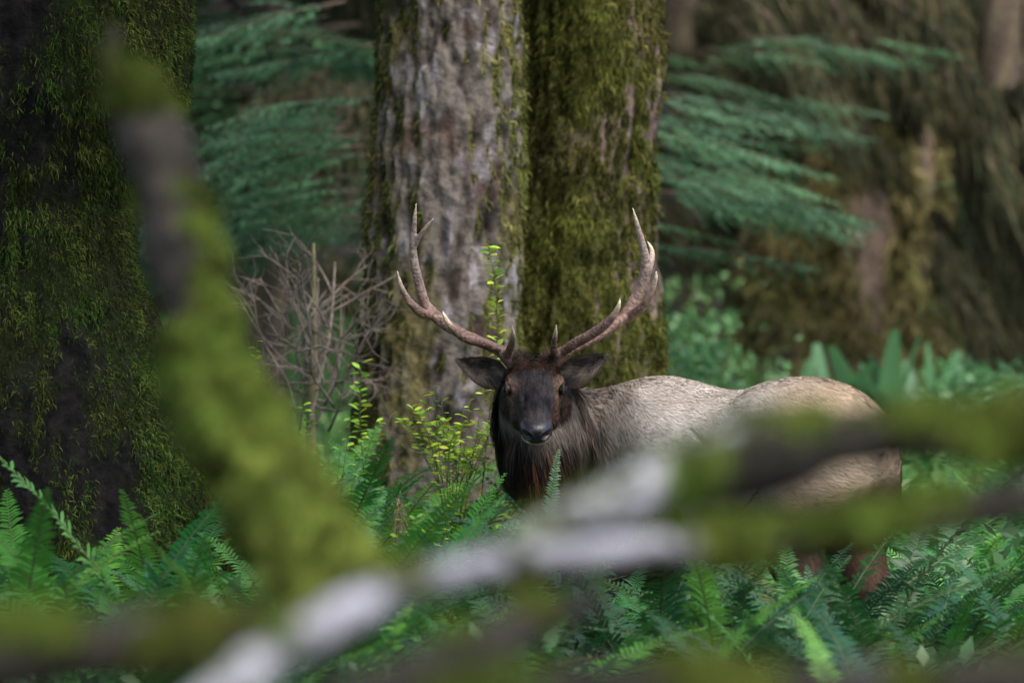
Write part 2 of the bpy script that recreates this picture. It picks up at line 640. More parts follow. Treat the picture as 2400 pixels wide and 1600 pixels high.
MIDMOSS = np.array([(0.045, 0.042, 0.011), (0.060, 0.072, 0.012), (0.15, 0.145, 0.038)])
build_trunk_tree('moss_coated_tree', 25.3,
                 [(0, 1196, 1534), (300, 1190, 1530), (600, 1186, 1522), (860, 1180, 1532), (1100, 1165, 1550), (1600, 1140, 1580)],
                 'olive moss-coated trunk directly behind the right antler', 180, 0.018, 20, moss_c2, col_c2,
                 66000, 0.04, 0.0075, MIDMOSS, 0.035, 0.05, 0.03, 3, 'great trunks around the elk', (2.2, 6, 700))


# -- broad trunk far at the right
def moss_r(V, N, A, rid, big):
    k = fbm(V * np.array([2.5, 2.5, 0.9]) + 29.1, 4)
    edge = np.clip(-N[:, 0] - 0.6, 0, 1) * 1.6
    return sstep(-0.4, 0.05, k + edge)


def col_r(V, N, mm, rid, fine):
    k = fbm(V * np.array([6, 6, 1.5]) + 42.2, 4)
    c = mixc((0.04, 0.03, 0.025), (0.13, 0.095, 0.07), sstep(-0.4, 0.4, k + rid * .3))
    c = mixc(c, (0.02, 0.015, 0.015), sstep(0.0, -0.5, rid) * 0.8)
    return mixc(c * 1.4, (0.18, 0.155, 0.055), mm * 0.7)


BROWNMOSS = np.array([(0.19, 0.155, 0.06), (0.15, 0.16, 0.05), (0.30, 0.24, 0.12)])
build_trunk_tree('broad_tree', 45,
                 [(0, 1830, 2185), (300, 1810, 2195), (560, 1775, 2203), (700, 1752, 2215), (800, 1735, 2232), (900, 1712, 2262), (1010, 1685, 2300)],
                 'broad brownish trunk far behind the rump of the elk', 160, 0.04, 24, moss_r, col_r,
                 16000, 0.18, 0.035, BROWNMOSS, 0.05, 0.05, 0.06, 4, 'great trunks around the elk', (3.2, 10, 1500))


# -- farther trunks standing in the gloom
def moss_f(V, N, A, rid, big):
    return sstep(-0.3, 0.3, fbm(V * np.array([2.0, 2.0, 0.7]) + 61.1, 3))


def col_f(V, N, mm, rid, fine):
    c = mixc((0.03, 0.022, 0.02), (0.10, 0.08, 0.07), np.clip(0.5 + rid * .6, 0, 1))
    return mixc(c, (0.06, 0.065, 0.018), mm * 0.7)


FAR = [(52, 1560, 1680, 'slender mossy trunk in the gloom just right of the twin trunks'),
       (57, 2290, 2420, 'dark trunk in the gloom at the right edge'),
       (50, 500, 590, 'grey trunk in the gloom between leaning snag and dead twigs'),
       (60, 690, 800, 'dim trunk behind the hemlock boughs left of the pale trunk'),
       (64, 380, 470, 'dim far trunk beside the big mossy left trunk'),
       (66, 1700, 1790, 'dim far trunk left of the broad brown one')]
for k, (d, l, r, lab) in enumerate(FAR):
    build_trunk_tree('forest_tree', d, [(0, l, r), (500, l - 4, r + 4), (900, l - 14, r + 14)], lab, 60, 0.12, 24, moss_f, col_f,
                     2500, 0.25, 0.05, BROWNMOSS * 0.6, 0.04, 0.04, 0.05, 10 + k, 'dim trunks in the background', (4.0, 17, 2600))


# ------------------------------------------------------------------ hemlock boughs
def bough_mesh(L, seed, col, leaf=0.04, droop=0.35, dens=1.0):
    """flat hanging spray: main axis along +X drooping, alternate side twigs with needles"""
    g = np.random.default_rng(seed)
    n = int(26 * dens * L / 1.5)
    c_list, t_list, l_list = [], [], []
    tubes = []
    ts = np.linspace(0, 1, 10)
    main = np.column_stack([ts * L, 0.08 * L * np.sin(ts * 2.5 + seed), -droop * L * ts ** 2 * 0.6])
    tubes.append(tube(main[::3], np.linspace(0.014, 0.004, 4) * L / 1.5, 5, 3)[:2])
    for i in range(n):
        t = 0.08 + 0.92 * (i + g.random() * .6) / n
        o = np.array([np.interp(t, ts, main[:, k]) for k in range(3)])
        side = 1 if i % 2 else -1
        tl = L * (0.42 * (1 - t) ** 0.8 + 0.08) * (0.6 + 0.7 * g.random())
        ang = side * math.radians(52 + 16 * g.normal())
        dv = np.array([math.cos(ang), math.sin(ang), -0.12 + 0.14 * g.normal()])
        dr = (0.25 + 0.5 * g.random()) * droop
        m = max(5, int(tl / 0.03))
        for j in range(m):
            s = (j + 0.5) / m
            q = o + dv * tl * s + np.array([0, 0, -dr * tl * s * s * 1.6])
            for sd in (-1, 1):
                a2 = ang + sd * math.radians(40 + 20 * g.random())
                c_list.append(q)
                t_list.append((math.cos(a2), math.sin(a2), -0.25 + 0.3 * g.normal() - dr * s))
                l_list.append(leaf * (0.7 + 0.8 * g.random()) * (1.15 - 0.5 * s))
    c = np.array(c_list)
    t = unit(np.array(t_list))
    n2 = len(c)
    l = np.array(l_list)[:, None]
    s = unit(np.cross(t, np.array([0, 0, 1.0]) + g.normal(size=(n2, 3)) * 0.35))
    V = np.stack([c, c + t * l * .5 + s * l * .22, c + t * l, c + t * l * .5 - s * l * .22], 1).reshape(-1, 3)
    Q = np.arange(4 * n2).reshape(-1, 4)
    v = 0.5 + 1.0 * g.random((n2, 1))
    hue = (g.random((n2, 1)) ** 2) * .6
    C = np.repeat((np.asarray(col) * (1 - hue) + np.array([.075, .14, .03]) * hue) * v, 4, axis=0)
    tv, tf = merge(tubes)
    Vt, Ft = merge([(V, [Q]), (tv, tf)])
    Ct = np.vstack([C, np.tile((0.05, 0.035, 0.02), (len(tv), 1))])
    return mk_mesh('bough', Vt, Ft, Ct, M_needle, smooth=False)


TEAL = (0.05, 0.14, 0.064)
boughs = [bough_mesh(1.0 + 0.18 * k, 50 + k, TEAL, 0.045, 0.15 + 0.06 * (k % 3)) for k in range(7)]


def put(data, name, parent, pos, rz, tilt=0.0, roll=0.0, sc=1.0):
    o = link(name, data, parent)
    o.matrix_local = (Matrix.Translation(Vector(pos) - (parent.location if parent else Vector((0, 0, 0)))) @ Matrix.Rotation(rz, 4, 'Z')
                      @ Matrix.Rotation(tilt, 4, 'Y') @ Matrix.Rotation(roll, 4, 'X') @ Matrix.Diagonal((sc, sc, sc, 1)))
    return o


def small_trunk(t, h, r, seed):
    z = np.linspace(-0.1, h, 7)
    path = np.column_stack([0.06 * np.sin(z * .8 + seed), 0.06 * np.cos(z * .7 + seed), z])
    V, F, T, Nn = tube(path, np.linspace(r, r * .35, 7), 14, 8)
    k = fbm(V * np.array([20, 20, 5]), 3)
    V = V + Nn * k[:, None] * 0.012
    C = mixc((0.05, 0.035, 0.03), (0.12, 0.10, 0.06), np.clip(.5 + k, 0, 1))
    link('trunk', mk_mesh('trunk', V, F, C, M_bark), t)


def hemlock(px, d, label, spots, h=9, r=0.09, dens=1.0, crown=False):
    base = P(px, 0, d)
    base[2] = 0
    t = thing('hemlock_tree', base, label, 'tree', 'young hemlocks behind the trunks')
    small_trunk(t, h, r, px)
    if crown:
        link('crown', crown_mesh((0, 0, 5.6), 3.6, 7, 4200, .36, (0.03, 0.07, 0.03), 'crown'), t)
    for (bx, by, dd, sc, to) in spots:
        pos = P(bx, by, d + dd)
        rz = to + random.uniform(-.25, .25)
        put(random.choice(boughs), 'bough', t, pos, rz, random.uniform(0.0, 0.2), random.uniform(-.15, .25), sc)
    return t


def bspots(x0, x1, y0, y1, n, to, dd=(-1, 1), sc=(0.7, 1.2)):
    return [(random.uniform(x0, x1), random.uniform(y0, y1), random.uniform(*dd), random.uniform(*sc), to) for _ in range(n)]


# left group: boughs reaching left out from behind the pale trunk
hemlock(930, 31, 'green hemlock reaching left out from behind the pale trunk',
        bspots(800, 900, 210, 560, 26, math.pi, (-1, 1.2), (.35, .62)) + bspots(700, 800, 220, 540, 9, math.pi, (-1, 1), (.3, .5)) +
        bspots(700, 900, 0, 150, 6, math.pi, (0, 2), (.4, .7)) + bspots(760, 900, 400, 560, 8, math.pi * .85, (-1, 1), (.35, .6)))
# right group: boughs spreading right of the twin trunks
hemlock(1440, 33, 'green hemlock spreading boughs right of the twin trunks',
        bspots(1450, 1580, 220, 580, 19, 0.05, (-1, 1), (.4, .65)) + bspots(1640, 1760, 420, 490, 9, 0.0, (-.5, 1), (.3, .55)) + bspots(1600, 1720, 300, 540, 9, 0.0, (-.5, 1), (.25, .45)))
hemlock(1500, 40, 'shadowed hemlock with thin boughs above the green boughs at right',
        bspots(1500, 1800, 60, 330, 16, 0.15, (-1, 2), (.4, .7)) + bspots(1800, 2050, 80, 300, 6, 0.1, (-2, 1), (.35, .6)))
hemlock(640, 42, 'shadowed hemlock high between leaning snag and pale trunk',
        bspots(450, 850, 0, 320, 24, math.pi * .9, (-2, 2), (.8, 1.4)) + bspots(450, 850, 0, 420, 16, 0.2, (-2, 2), (.8, 1.4)) +
        bspots(480, 800, 380, 640, 14, math.pi, (-1, 2), (.8, 1.2)), crown=True)
hemlock(2420, 43, 'dark hemlock at the right edge behind the broad trunk',
        bspots(2330, 2480, 300, 760, 18, math.pi * .9, (1, 3), (.3, .5)) + bspots(2330, 2500, 560, 900, 18, math.pi, (1, 3), (.3, .5)))
hemlock(1640, 50, 'far hemlock low in the gap right of the twin trunks',
        bspots(1540, 1680, 420, 760, 16, 0.3, (-2, 2), (.6, 1.0)) + bspots(1560, 1760, 480, 760, 10, math.pi * .9, (-2, 2), (.6, 1.0)), crown=False)


# ------------------------------------------------------------------ moss-draped dead limbs (right, upper part, and left top)
def draped_limb(p0, p1, n, lmax, lean, cols, w=0.02):
    p0, p1 = np.asarray(p0, float), np.asarray(p1, float)
    ts = np.linspace(0, 1, 5)[:, None]
    path = p0 + (p1 - p0) * ts + np.column_stack([np.zeros(5), np.zeros(5), -0.25 * ts[:, 0] ** 2])
    path[1:4] += rng.normal(size=(3, 3)) * 0.05
    V, F, T, Nn = tube(path, np.linspace(0.035, 0.008, 5), 6, 5)
    C = np.tile((0.06, 0.045, 0.035), (len(V), 1))
    u = rng.random(n)
    pp = np.column_stack([np.interp(u, ts[:, 0], path[:, k]) for k in range(3)]) + rng.normal(size=(n, 3)) * 0.06
    d0 = unit(np.column_stack([lean + rng.normal(size=n) * .25, rng.normal(size=n) * .2, -np.ones(n)]))
    d1 = unit(np.column_stack([lean * .7 + rng.normal(size=n) * .25, rng.normal(size=n) * .2, -np.ones(n)]))
    nn = np.tile((0, -1.0, 0.2), (n, 1))
    c = rng.random(n)
    base = mixc(cols[0], cols[1], c)
    base = mixc(base, cols[2], (rng.random(n) > .8) * .7)
    ln = lmax * (0.3 + 0.8 * rng.random(n)) * (0.6 + 0.6 * fbm(np.column_stack([u * 7, u * 0 + p0[0], u * 0]), 2))
    sv, sf, scol, sn = strands(pp, unit(nn + rng.normal(size=(n, 3)) * .4), d0, d1, ln, w * (.5 + rng.random(n)), base, base * 1.1, 1.0)
    Vt, Ft = merge([(V, F), (sv, sf)])
    return Vt, Ft, np.vstack([C, scol])


def draped_tree(px, d, label, limbs, cols, lean, n=290, lmax=0.9, tr=0.18, crown=True):
    base = P(px, 0, d)
    base[2] = 0
    t = thing('draped_tree', base, label, 'tree', 'moss-draped trees in the background')
    small_trunk(t, 12, tr, px)
    if crown:
        link('crown', crown_mesh((0, 0, 6.5), 3.4, 8, 3000, .4, (0.03, 0.06, 0.03), 'crown'), t)
    for (x0, y0, x1, y1, dd) in limbs:
        a, b = P(x0, y0, d + dd), P(x1, y1, d + dd * 1.3)
        V, F, C = draped_limb(a - base, b - base, n, lmax, lean, cols)
        link('limb', mk_mesh('limb', V, F, C * random.uniform(.35, 1.5), M_moss), t)


def limbs(x0, x1, y0, y1, n, dx, dy, dd=(-1.5, 1.5)):
    out = []
    for _ in range(n):
        x, y = random.uniform(x0, x1), random.uniform(y0, y1)
        s = random.uniform(.6, 1.3)
        out.append((x, y, x + dx * s, y + dy * s, random.uniform(*dd)))
    return out


HANG = np.array([(0.060, 0.055, 0.028), (0.038, 0.048, 0.024), (0.11, 0.092, 0.05)])
draped_tree(1610, 47.5, 'moss-draped tree hanging brown curtains right of the twin trunks',
            limbs(1540, 1800, -80, 300, 24, 240, 100) + limbs(1540, 1700, 300, 560, 12, 160, 70), HANG, 0.25, 290, 0.8, crown=False)
draped_tree(2330, 42.5, 'moss-draped tree with slanting limbs in the upper right corner',
            limbs(1620, 2250, -120, 150, 34, 240, 190, (-1, 1)) + limbs(2180, 2420, 100, 620, 26, 110, 170, (-1, 1)), HANG * 0.9, 0.3, 290, .65, crown=False)
draped_tree(600, 44, 'moss-draped tree dim behind the top of the leaning snag',
            limbs(430, 850, -60, 200, 12, 220, 60) + limbs(560, 880, 150, 500, 12, -200, 60), HANG * 0.7, -0.1)
draped_tree(985, 36, 'brown draped limbs between hemlock boughs left of the pale trunk',
            limbs(700, 900, 180, 330, 8, -140, 30, (0, 2)), HANG * 1.0, -0.05, 260, 0.7, 0.1, crown=False)


# ------------------------------------------------------------------ far wood and undergrowth
def leaf_mass(name, n, box, size, cols, up=0.3, zfn=None, kind='stuff', mat=None):
    x0, x1, y0, y1, z0, z1 = box
    c = np.column_stack([rng.uniform(x0, x1, n), rng.uniform(y0, y1, n), rng.uniform(0, 1, n)])
    if zfn is None:
        c[:, 2] = z0 + (z1 - z0) * c[:, 2]
    else:
        c[:, 2] = zfn(c[:, 0], c[:, 1]) * c[:, 2] ** 0.7
    keep = fbm(c * np.array([0.8, 0.8, 1.1]) + 3, 3) > -0.18
    c = c[keep]
    n = len(c)
    t = unit(rng.normal(size=(n, 3)) + np.array([0, 0, up]))
    s = unit(np.cross(t, rng.normal(size=(n, 3))))
    l = size * (0.5 + rng.random((n, 1)))
    V = np.stack([c, c + t * l * .5 + s * l * .25, c + t * l, c + t * l * .5 - s * l * .25], 1).reshape(-1, 3)
    g = np.clip(.5 + fbm(c * .9 + 7, 3), 0, 1)
    C = mixc(cols[0], cols[1], g) * (0.6 + 0.8 * rng.random((n, 1)))
    link(name, mk_mesh(name, V, np.arange(4 * n).reshape(-1, 4), np.repeat(C, 4, axis=0), mat or M_needle, smooth=False), kind=kind)


leaf_mass('distant_forest', 42000, (-24, 24, 62, 82, -0.5, 16), 0.5, np.array([(0.02, 0.045, 0.025), (0.05, 0.06, 0.025)]))


def ug_h(x, y):
    k = fbm(np.column_stack([x * .5, y * .25, x * 0]), 3)
    return 0.75 + 0.5 * k + 0.35 * sstep(30, 50, y)


leaf_mass('undergrowth', 66000, (-9, 9, 27, 62, 0, 0), 0.09, np.array([(0.05, 0.15, 0.03), (0.10, 0.22, 0.05)]), 0.9, ug_h, mat=M_fern)
leaf_mass('herb_layer', 60000, (-4, 4, 13, 27, 0, 0), 0.065, np.array([(0.03, 0.09, 0.03), (0.05, 0.12, 0.035)]), 0.8,
          lambda x, y: 0.6 + 0.35 * fbm(np.column_stack([x, y, x * 0]), 2), mat=M_fern)


def leafy_shrub(px, d, h, r, n, label, col):
    base = P(px, 585 + FPX * 1.9 / d, d)
    t = thing('leafy_shrub', base, label, 'shrub', 'leafy shrubs in the clearing')
    a = rng.random(n) * 2 * math.pi
    zz = rng.random(n) ** .75
    rr = r * np.sqrt(rng.random(n)) * (1 - .55 * zz) * (1 + .4 * np.sin(a * 3 + px))
    c = np.column_stack([np.cos(a) * rr, np.sin(a) * rr, h * (.08 + .92 * zz)])
    c = c[fbm(c * 3.2 + px, 2) > -.02]
    n = len(c)
    tt = unit(rng.normal(size=(n, 3)) * .6 + np.column_stack([c[:, 0], c[:, 1], np.full(n, .25)]))
    sd = unit(np.cross(tt, np.array([0, 0, 1.0]) + rng.normal(size=(n, 3)) * .4))
    l = .062 * (.5 + rng.random((n, 1)))
    V = np.stack([c, c + tt * l * .5 + sd * l * .28, c + tt * l, c + tt * l * .5 - sd * l * .28], 1).reshape(-1, 3)
    C = np.repeat(np.asarray(col) * (.6 + .8 * rng.random((n, 1))), 4, axis=0)
    link('foliage', mk_mesh('foliage', V, np.arange(4 * n).reshape(-1, 4), C, M_fern, smooth=False), t)
    for k in range(5):
        q = rng.normal(size=2) * r * .35
        V, F, T, Nn = tube(np.array([(q[0] * .1, q[1] * .1, -.05), (q[0] * .5, q[1] * .5, h * .4), (q[0], q[1], h * .8)]), (.012, .008, .004), 6, 4)
        link('stem', mk_mesh('stem', V, F, np.tile((.05, .04, .025), (len(V), 1)), M_twig), t)


for px_, d_, h_, r_, lab_ in ((1575, 34.5, 1.55, .5, 'bright leafy shrub right beside the foot of the mossy twin trunk'), (1665, 37, 1.75, .6, 'bright leafy shrub midway between twin trunks and broad trunk'),
                              (1745, 40, 1.3, .5, 'low leafy shrub against the left foot of the broad trunk'), (2310, 38, 1.35, .6, 'leafy shrub right of the broad trunk'),
                              (2420, 36, 1.4, .6, 'leafy shrub at the right edge behind the rump'), (1600, 42, 2.0, .7, 'tall pale shrub deep in the gap right of the twin trunks')):
    leafy_shrub(px_, d_, h_ * .85, r_ * 1.5, 1700, lab_, (.085, .20, .065))


# ------------------------------------------------------------------ fallen logs and leaning snag close to the camera
def log_mesh(rows, seed, lichen=0.0, moss=0.0, knob=0.16, tint=(1.0, 1.0)):
    """rows (px, py, d, radius px, lichen)"""
    lb = np.array([q[4] if len(q) > 4 else 0.0 for q in rows])
    mb = np.array([q[5] if len(q) > 5 else 0.0 for q in rows])
    rows = [q[:4] for q in rows]
    pts = np.array([np.append(P(a, b, d), r * d / FPX) for a, b, d, r in rows])
    V, F, T, Nn = tube(pts[:, :3], pts[:, 3], 34, 18)
    r0 = np.interp(T, np.linspace(0, 1, len(pts)), pts[:, 3])
    q = V * 6 + seed * 7.7
    k = fbm(q, 3)
    k2 = fbm(V * np.array([22, 22, 22]) + seed, 3)
    V = V + Nn * (k * knob * 1.6 + k2 * knob * .5)[:, None] * r0[:, None]
    N = vnormals(V, tri_of(F))
    up = N[:, 2]
    c = mixc((0.006, 0.006, 0.004), (0.028, 0.024, 0.019), np.clip(.5 + k2, 0, 1))
    m = sstep(-0.15, 0.25, fbm(V * 9 + seed * 3.1, 3) + up * 0.45 + moss + np.interp(T, np.linspace(0, 1, len(mb)), mb) - 0.25)
    mc = mixc((0.022, 0.033, 0.006), (0.09, 0.115, 0.018), np.clip(.5 + fbm(V * 15 + 4, 3), 0, 1))
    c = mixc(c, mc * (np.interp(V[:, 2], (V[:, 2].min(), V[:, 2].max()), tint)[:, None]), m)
    lb = np.interp(T, np.linspace(0, 1, len(lb)), lb)
    l = sstep(-0.1, 0.4, fbm(V * 16 + seed * 5.3 + 40, 3) * .55 + up * 0.45 + lichen + lb - 0.25) * .85
    lc = mixc((0.11, 0.11, 0.12), (0.31, 0.305, 0.34), np.clip(.5 + k2 * 1.2, 0, 1))
    c = mixc(c, lc, l)
    return V, F, c, N, np.clip(m - l, 0, 1)


def fallen(name, rows, seed, label, cat, lichen, moss, ntuft, knob=0.16, tint=(1.0, 1.0)):
    V, F, C, N, mm = log_mesh(rows, seed, lichen, moss, knob, tint)
    loc = V.mean(0)
    loc[2] = V[:, 2].min()
    t = thing(name, loc, label, cat)
    link('wood', mk_mesh('wood', V - loc, F, C, M_log), t)
    if ntuft:
        v, f, c, n = moss_tufts(V, F, N, mm, int(ntuft * 1.6), 0.034, 0.006, np.array([(0.055, 0.066, 0.012), (0.042, 0.075, 0.010), (0.12, 0.135, 0.03)]), clump=30)
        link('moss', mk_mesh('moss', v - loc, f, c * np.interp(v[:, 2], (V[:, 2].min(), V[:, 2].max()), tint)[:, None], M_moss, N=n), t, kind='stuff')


fallen('leaning_snag', [(262, 60, 10.01, 18, 0, .3), (270, 140, 10.01, 32, 0, .3), (300, 210, 10.01, 70, 0, .3), (340, 290, 9.93, 86, 0, 0), (400, 470, 9.85, 88, 0, .0), (452, 680, 9.69, 88, 0, .0), (488, 850, 9.62, 86, 0, .1),
                        (560, 1010, 9.54, 94, 0, .25), (645, 1170, 9.47, 104, 0, .5), (735, 1310, 9.39, 112, 0, .6), (830, 1430, 9.36, 101, 0, .5)], 3,
       'leaning mossy snag, blurred, slanting down the left third', 'snag', -0.6, 0.12, 12000, 0.26, (1.75, .45))
fallen('fallen_log', [(400, 1730, 6.1, 46, .6), (560, 1590, 6.15, 46, .6), (720, 1490, 6.25, 46, .6), (880, 1402, 6.4, 46, .55), (1040, 1354, 6.65, 44, .4), (1190, 1330, 6.95, 42, .2), (1330, 1310, 7.0, 42, .45), (1520, 1294, 7.1, 42, .45),
                      (1680, 1284, 7.25, 46, -.25), (1850, 1266, 7.3, 48, -.5), (2050, 1232, 7.35, 46, -.5), (2220, 1204, 7.4, 46, -.45), (2500, 1150, 7.5, 46, -.4)], 5,
       'pale lichened log rising from bottom centre to the right edge', 'log', 0.0, -0.05, 5000, 0.14)
fallen('fallen_log', [(1160, 1310, 7.25, 26, .8), (1320, 1228, 7.3, 46, .8), (1480, 1160, 7.35, 58, .75), (1590, 1125, 7.4, 66, .35), (1680, 1105, 7.4, 76, .5), (1780, 1078, 7.4, 88, -.4), (1890, 1048, 7.45, 80, .25), (1990, 1034, 7.5, 56, -.35),
                      (2170, 1018, 7.55, 54, .0), (2330, 1024, 7.6, 66, -.4), (2520, 1020, 7.7, 76, -.35)], 8,
       'thick mossy log with white lichen spots before the belly of the elk', 'log', 0.0, 0.12, 7000, 0.22)
fallen('fallen_log', [(-160, 1570, 6.3, 96, -.5), (80, 1535, 6.35, 92, -.5), (260, 1520, 6.4, 86, -.4), (370, 1520, 6.4, 84, -.02), (470, 1515, 6.45, 80, -.4), (600, 1508, 6.5, 72, -.2), (760, 1505, 6.6, 56, -.4)], 12,
       'olive mossy log lying across the bottom left corner', 'log', 0.0, -0.05, 5000)
fallen('fallen_log', [(760, 1680, 6.2, 80), (960, 1600, 6.3, 70), (1130, 1520, 6.5, 60), (1280, 1450, 6.7, 46), (1400, 1400, 6.9, 30)], 15,
       'short dark log under the pale log at bottom centre', 'log', -0.7, -0.75, 800)
fallen('fallen_log', [(1000, 1690, 6.0, 66), (1300, 1640, 6.05, 66), (1600, 1622, 6.1, 60), (1900, 1624, 6.15, 60), (2200, 1615, 6.2, 64), (2520, 1600, 6.3, 66)], 19,
       'dim mossy log along the bottom right edge', 'log', -0.4, -0.1, 4000)


# ------------------------------------------------------------------ elk
YAW = math.radians(50)
EF = np.array([-math.cos(YAW), math.sin(YAW), 0.0])       # forward (away from the camera, to the left)
EL = np.array([-math.sin(YAW), -math.cos(YAW), 0.0])      # the elk's left, towards the camera
ER0 = np.array([1.29, 20.35, 0.0])


def E(s, l, z):
    return ER0 + EF * s + EL * l + np.array([0, 0, z])


def loft(rings, n=32):
    """rings: (centre, side vector, up vector, half width, up extent, down extent, exponent)"""
    a = np.linspace(0, 2 * math.pi, n, endpoint=False)
    vs = []
    for (c, sv, uv, w, u, d, ex) in rings:
        ca, sa = np.cos(a), np.sin(a)
        cx = np.sign(ca) * np.abs(ca) ** (2 / ex) * w
        cy = np.sign(sa) * np.abs(sa) ** (2 / ex) * np.where(sa > 0, u, d)
        vs.append(np.asarray(c) + cx[:, None] * np.asarray(sv) + cy[:, None] * np.asarray(uv))
    m = len(vs)
    V = np.vstack(vs + [vs[0].mean(0)[None], vs[-1].mean(0)[None]])
    idx = np.arange(m * n).reshape(m, n)
    q = np.stack([idx[:-1], np.roll(idx[:-1], -1, 1), np.roll(idx[1:], -1, 1), idx[1:]], -1).reshape(-1, 4)
    f0 = np.stack([np.full(n, m * n), np.roll(idx[0], -1), idx[0]], -1)
    f1 = np.stack([np.full(n, m * n + 1), idx[-1], np.roll(idx[-1], -1)], -1)
    return V, [q, np.vstack([f0, f1])]


def ellip(c, ax, r, n=20):
    """ellipsoid with axes ax (3 rows) and radii r"""
    a = np.linspace(0, math.pi, n // 2 + 1)[1:-1]
    b = np.linspace(0, 2 * math.pi, n, endpoint=False)
    A, B = np.meshgrid(a, b, indexing='ij')
    L = np.stack([np.cos(A) * r[0], np.sin(A) * np.cos(B) * r[1], np.sin(A) * np.sin(B) * r[2]], -1).reshape(-1, 3)
    L = np.vstack([L, [r[0], 0, 0], [-r[0], 0, 0]])
    V = np.asarray(c) + L @ np.asarray(ax)
    m = len(a)
    idx = np.arange(m * n).reshape(m, n)
    q = np.stack([idx[:-1], np.roll(idx[:-1], -1, 1), np.roll(idx[1:], -1, 1), idx[1:]], -1).reshape(-1, 4)
    f0 = np.stack([np.full(n, m * n), np.roll(idx[0], -1), idx[0]], -1)
    f1 = np.stack([np.full(n, m * n + 1), idx[-1], np.roll(idx[-1], -1)], -1)
    return V, [q, np.vstack([f0, f1])]


UPV = np.array([0, 0, 1.0])
# head frame
HP = np.array([0.080, 21.00, 1.440])        # poll end of the head axis
HN = np.array([0.090, 20.64, 1.222])        # nose end
HA = unit(HN - HP)
HL = np.linalg.norm(HN - HP)
HW = unit(np.cross(HA, UPV))                # to the viewer's left or right
if HW[0] < 0:
    HW = -HW
HU = unit(np.cross(HW, HA))
if HU[2] < 0:
    HU = -HU


def H(t, w, u):
    return HP + HA * (t * HL) + HW * w + HU * u


def elk_body():
    parts = []
    torso = [(-0.02, 1.17, .10, .13, .12), (0.05, 1.17, .19, .19, .20), (0.18, 1.16, .245, .265, .26), (0.32, 1.15, .26, .30, .29), (0.46, 1.13, .26, .31, .31),
             (0.62, 1.12, .265, .275, .33), (0.8, 1.10, .285, .285, .35), (0.98, 1.10, .285, .315, .355), (1.12, 1.11, .26, .33, .35), (1.25, 1.11, .235, .315, .33),
             (1.38, 1.11, .20, .28, .29), (1.50, 1.11, .15, .20, .21), (1.56, 1.11, .07, .1, .1)]
    parts.append(loft([(E(s, 0, z), EL, UPV, w, u, d, 2.25) for s, z, w, u, d in torso]))
    # hip points, thighs, shoulders
    for sd in (1, -1):
        parts.append(ellip(E(0.43, sd * .145, 1.315), (EF, EL, UPV), (.16, .085, .10)))
        parts.append(ellip(E(0.22, sd * .14, 1.08), (unit(EF + UPV * .3), EL, unit(UPV - EF * .3)), (.21, .115, .27)))
        parts.append(ellip(E(1.16, sd * .17, 1.12), (unit(EF + UPV * .5), EL, unit(UPV - EF * .5)), (.17, .085, .30)))
        hs = 0.0 if sd > 0 else -0.03
        leg = [(0.20, .13, 1.0, .15), (0.26, .135, .82, .115), (0.16, .13, .66, .075), (0.05, .125, .52, .055), (0.06, .125, .42, .042), (0.10, .125, .22, .034), (0.12, .125, .11, .04), (0.16, .125, .05, .042)]
        parts.append(tube(np.array([E(s + hs, sd * l, z) for s, l, z, r in leg]), [r for *_, r in leg], 16, 5)[:2])
        fs = 0.0 if sd > 0 else 0.1
        leg = [(1.16, .15, .98, .13), (1.12, .145, .80, .09), (1.18, .14, .62, .06), (1.2, .135, .45, .05), (1.19, .135, .40, .042), (1.2, .135, .2, .033), (1.21, .135, .11, .04), (1.24, .135, .05, .042)]
        parts.append(tube(np.array([E(s + fs, sd * l, z) for s, l, z, r in leg]), [r for *_, r in leg], 16, 5)[:2])
    # tail
    parts.append(tube(np.array([E(0.02, 0, 1.27), E(-.05, 0, 1.22), E(-.075, 0, 1.13)]), [.035, .035, .018], 10, 4)[:2])
    # neck bent round to the camera
    nk = [(E(1.15, 0, 1.12), .285), (E(1.36, .04, 1.12), .265), ((.25, 21.38, 1.125), .245), ((.16, 21.26, 1.17), .205), ((.105, 21.13, 1.27), .165), ((.085, 21.03, 1.37), .125), ((.082, 20.98, 1.42), .10)]
    parts.append(tube(np.array([np.asarray(p) for p, r in nk]), [r for p, r in nk], 28, 6)[:2])
    # throat mane mass
    parts.append(ellip((.11, 21.07, 1.19), (np.array([1.0, 0, 0]), unit(np.array([0, .4, 1.0])), unit(np.array([0, 1.0, -.4]))), (.125, .17, .12)))
    # head
    hd = [(-0.06, .05, .02, .05), (0.0, .082, .052, .09), (0.10, .098, .066, .115), (0.22, .104, .062, .128), (0.32, .102, .053, .132), (0.42, .084, .046, .13), (0.54, .068, .044, .112),
          (0.66, .060, .043, .09), (0.78, .058, .042, .074), (0.88, .060, .038, .064), (0.93, .058, .033, .056), (0.96, .045, .02, .046), (0.975, .02, .008, .02)]
    parts.append(loft([(H(t, 0, 0), HW, HU, w, u, d, 2.35) for t, w, u, d in hd], 40))
    for sd in (1, -1):
        parts.append(ellip(H(.25, sd * .088, .030), (HA, HW, HU), (.045, .024, .026)))      # brow
        parts.append(ellip(H(.40, sd * .064, -.06), (HA, HW, HU), (.08, .026, .05)))        # cheek
        parts.append(ellip(H(.0, sd * .055, .045), (HA, HW, HU), (.03, .03, .045)))         # antler pedicle
    V, F = merge(parts)
    return remeshed('elk_body', V, F, 0.0102, 7)


BV, BT = elk_body()


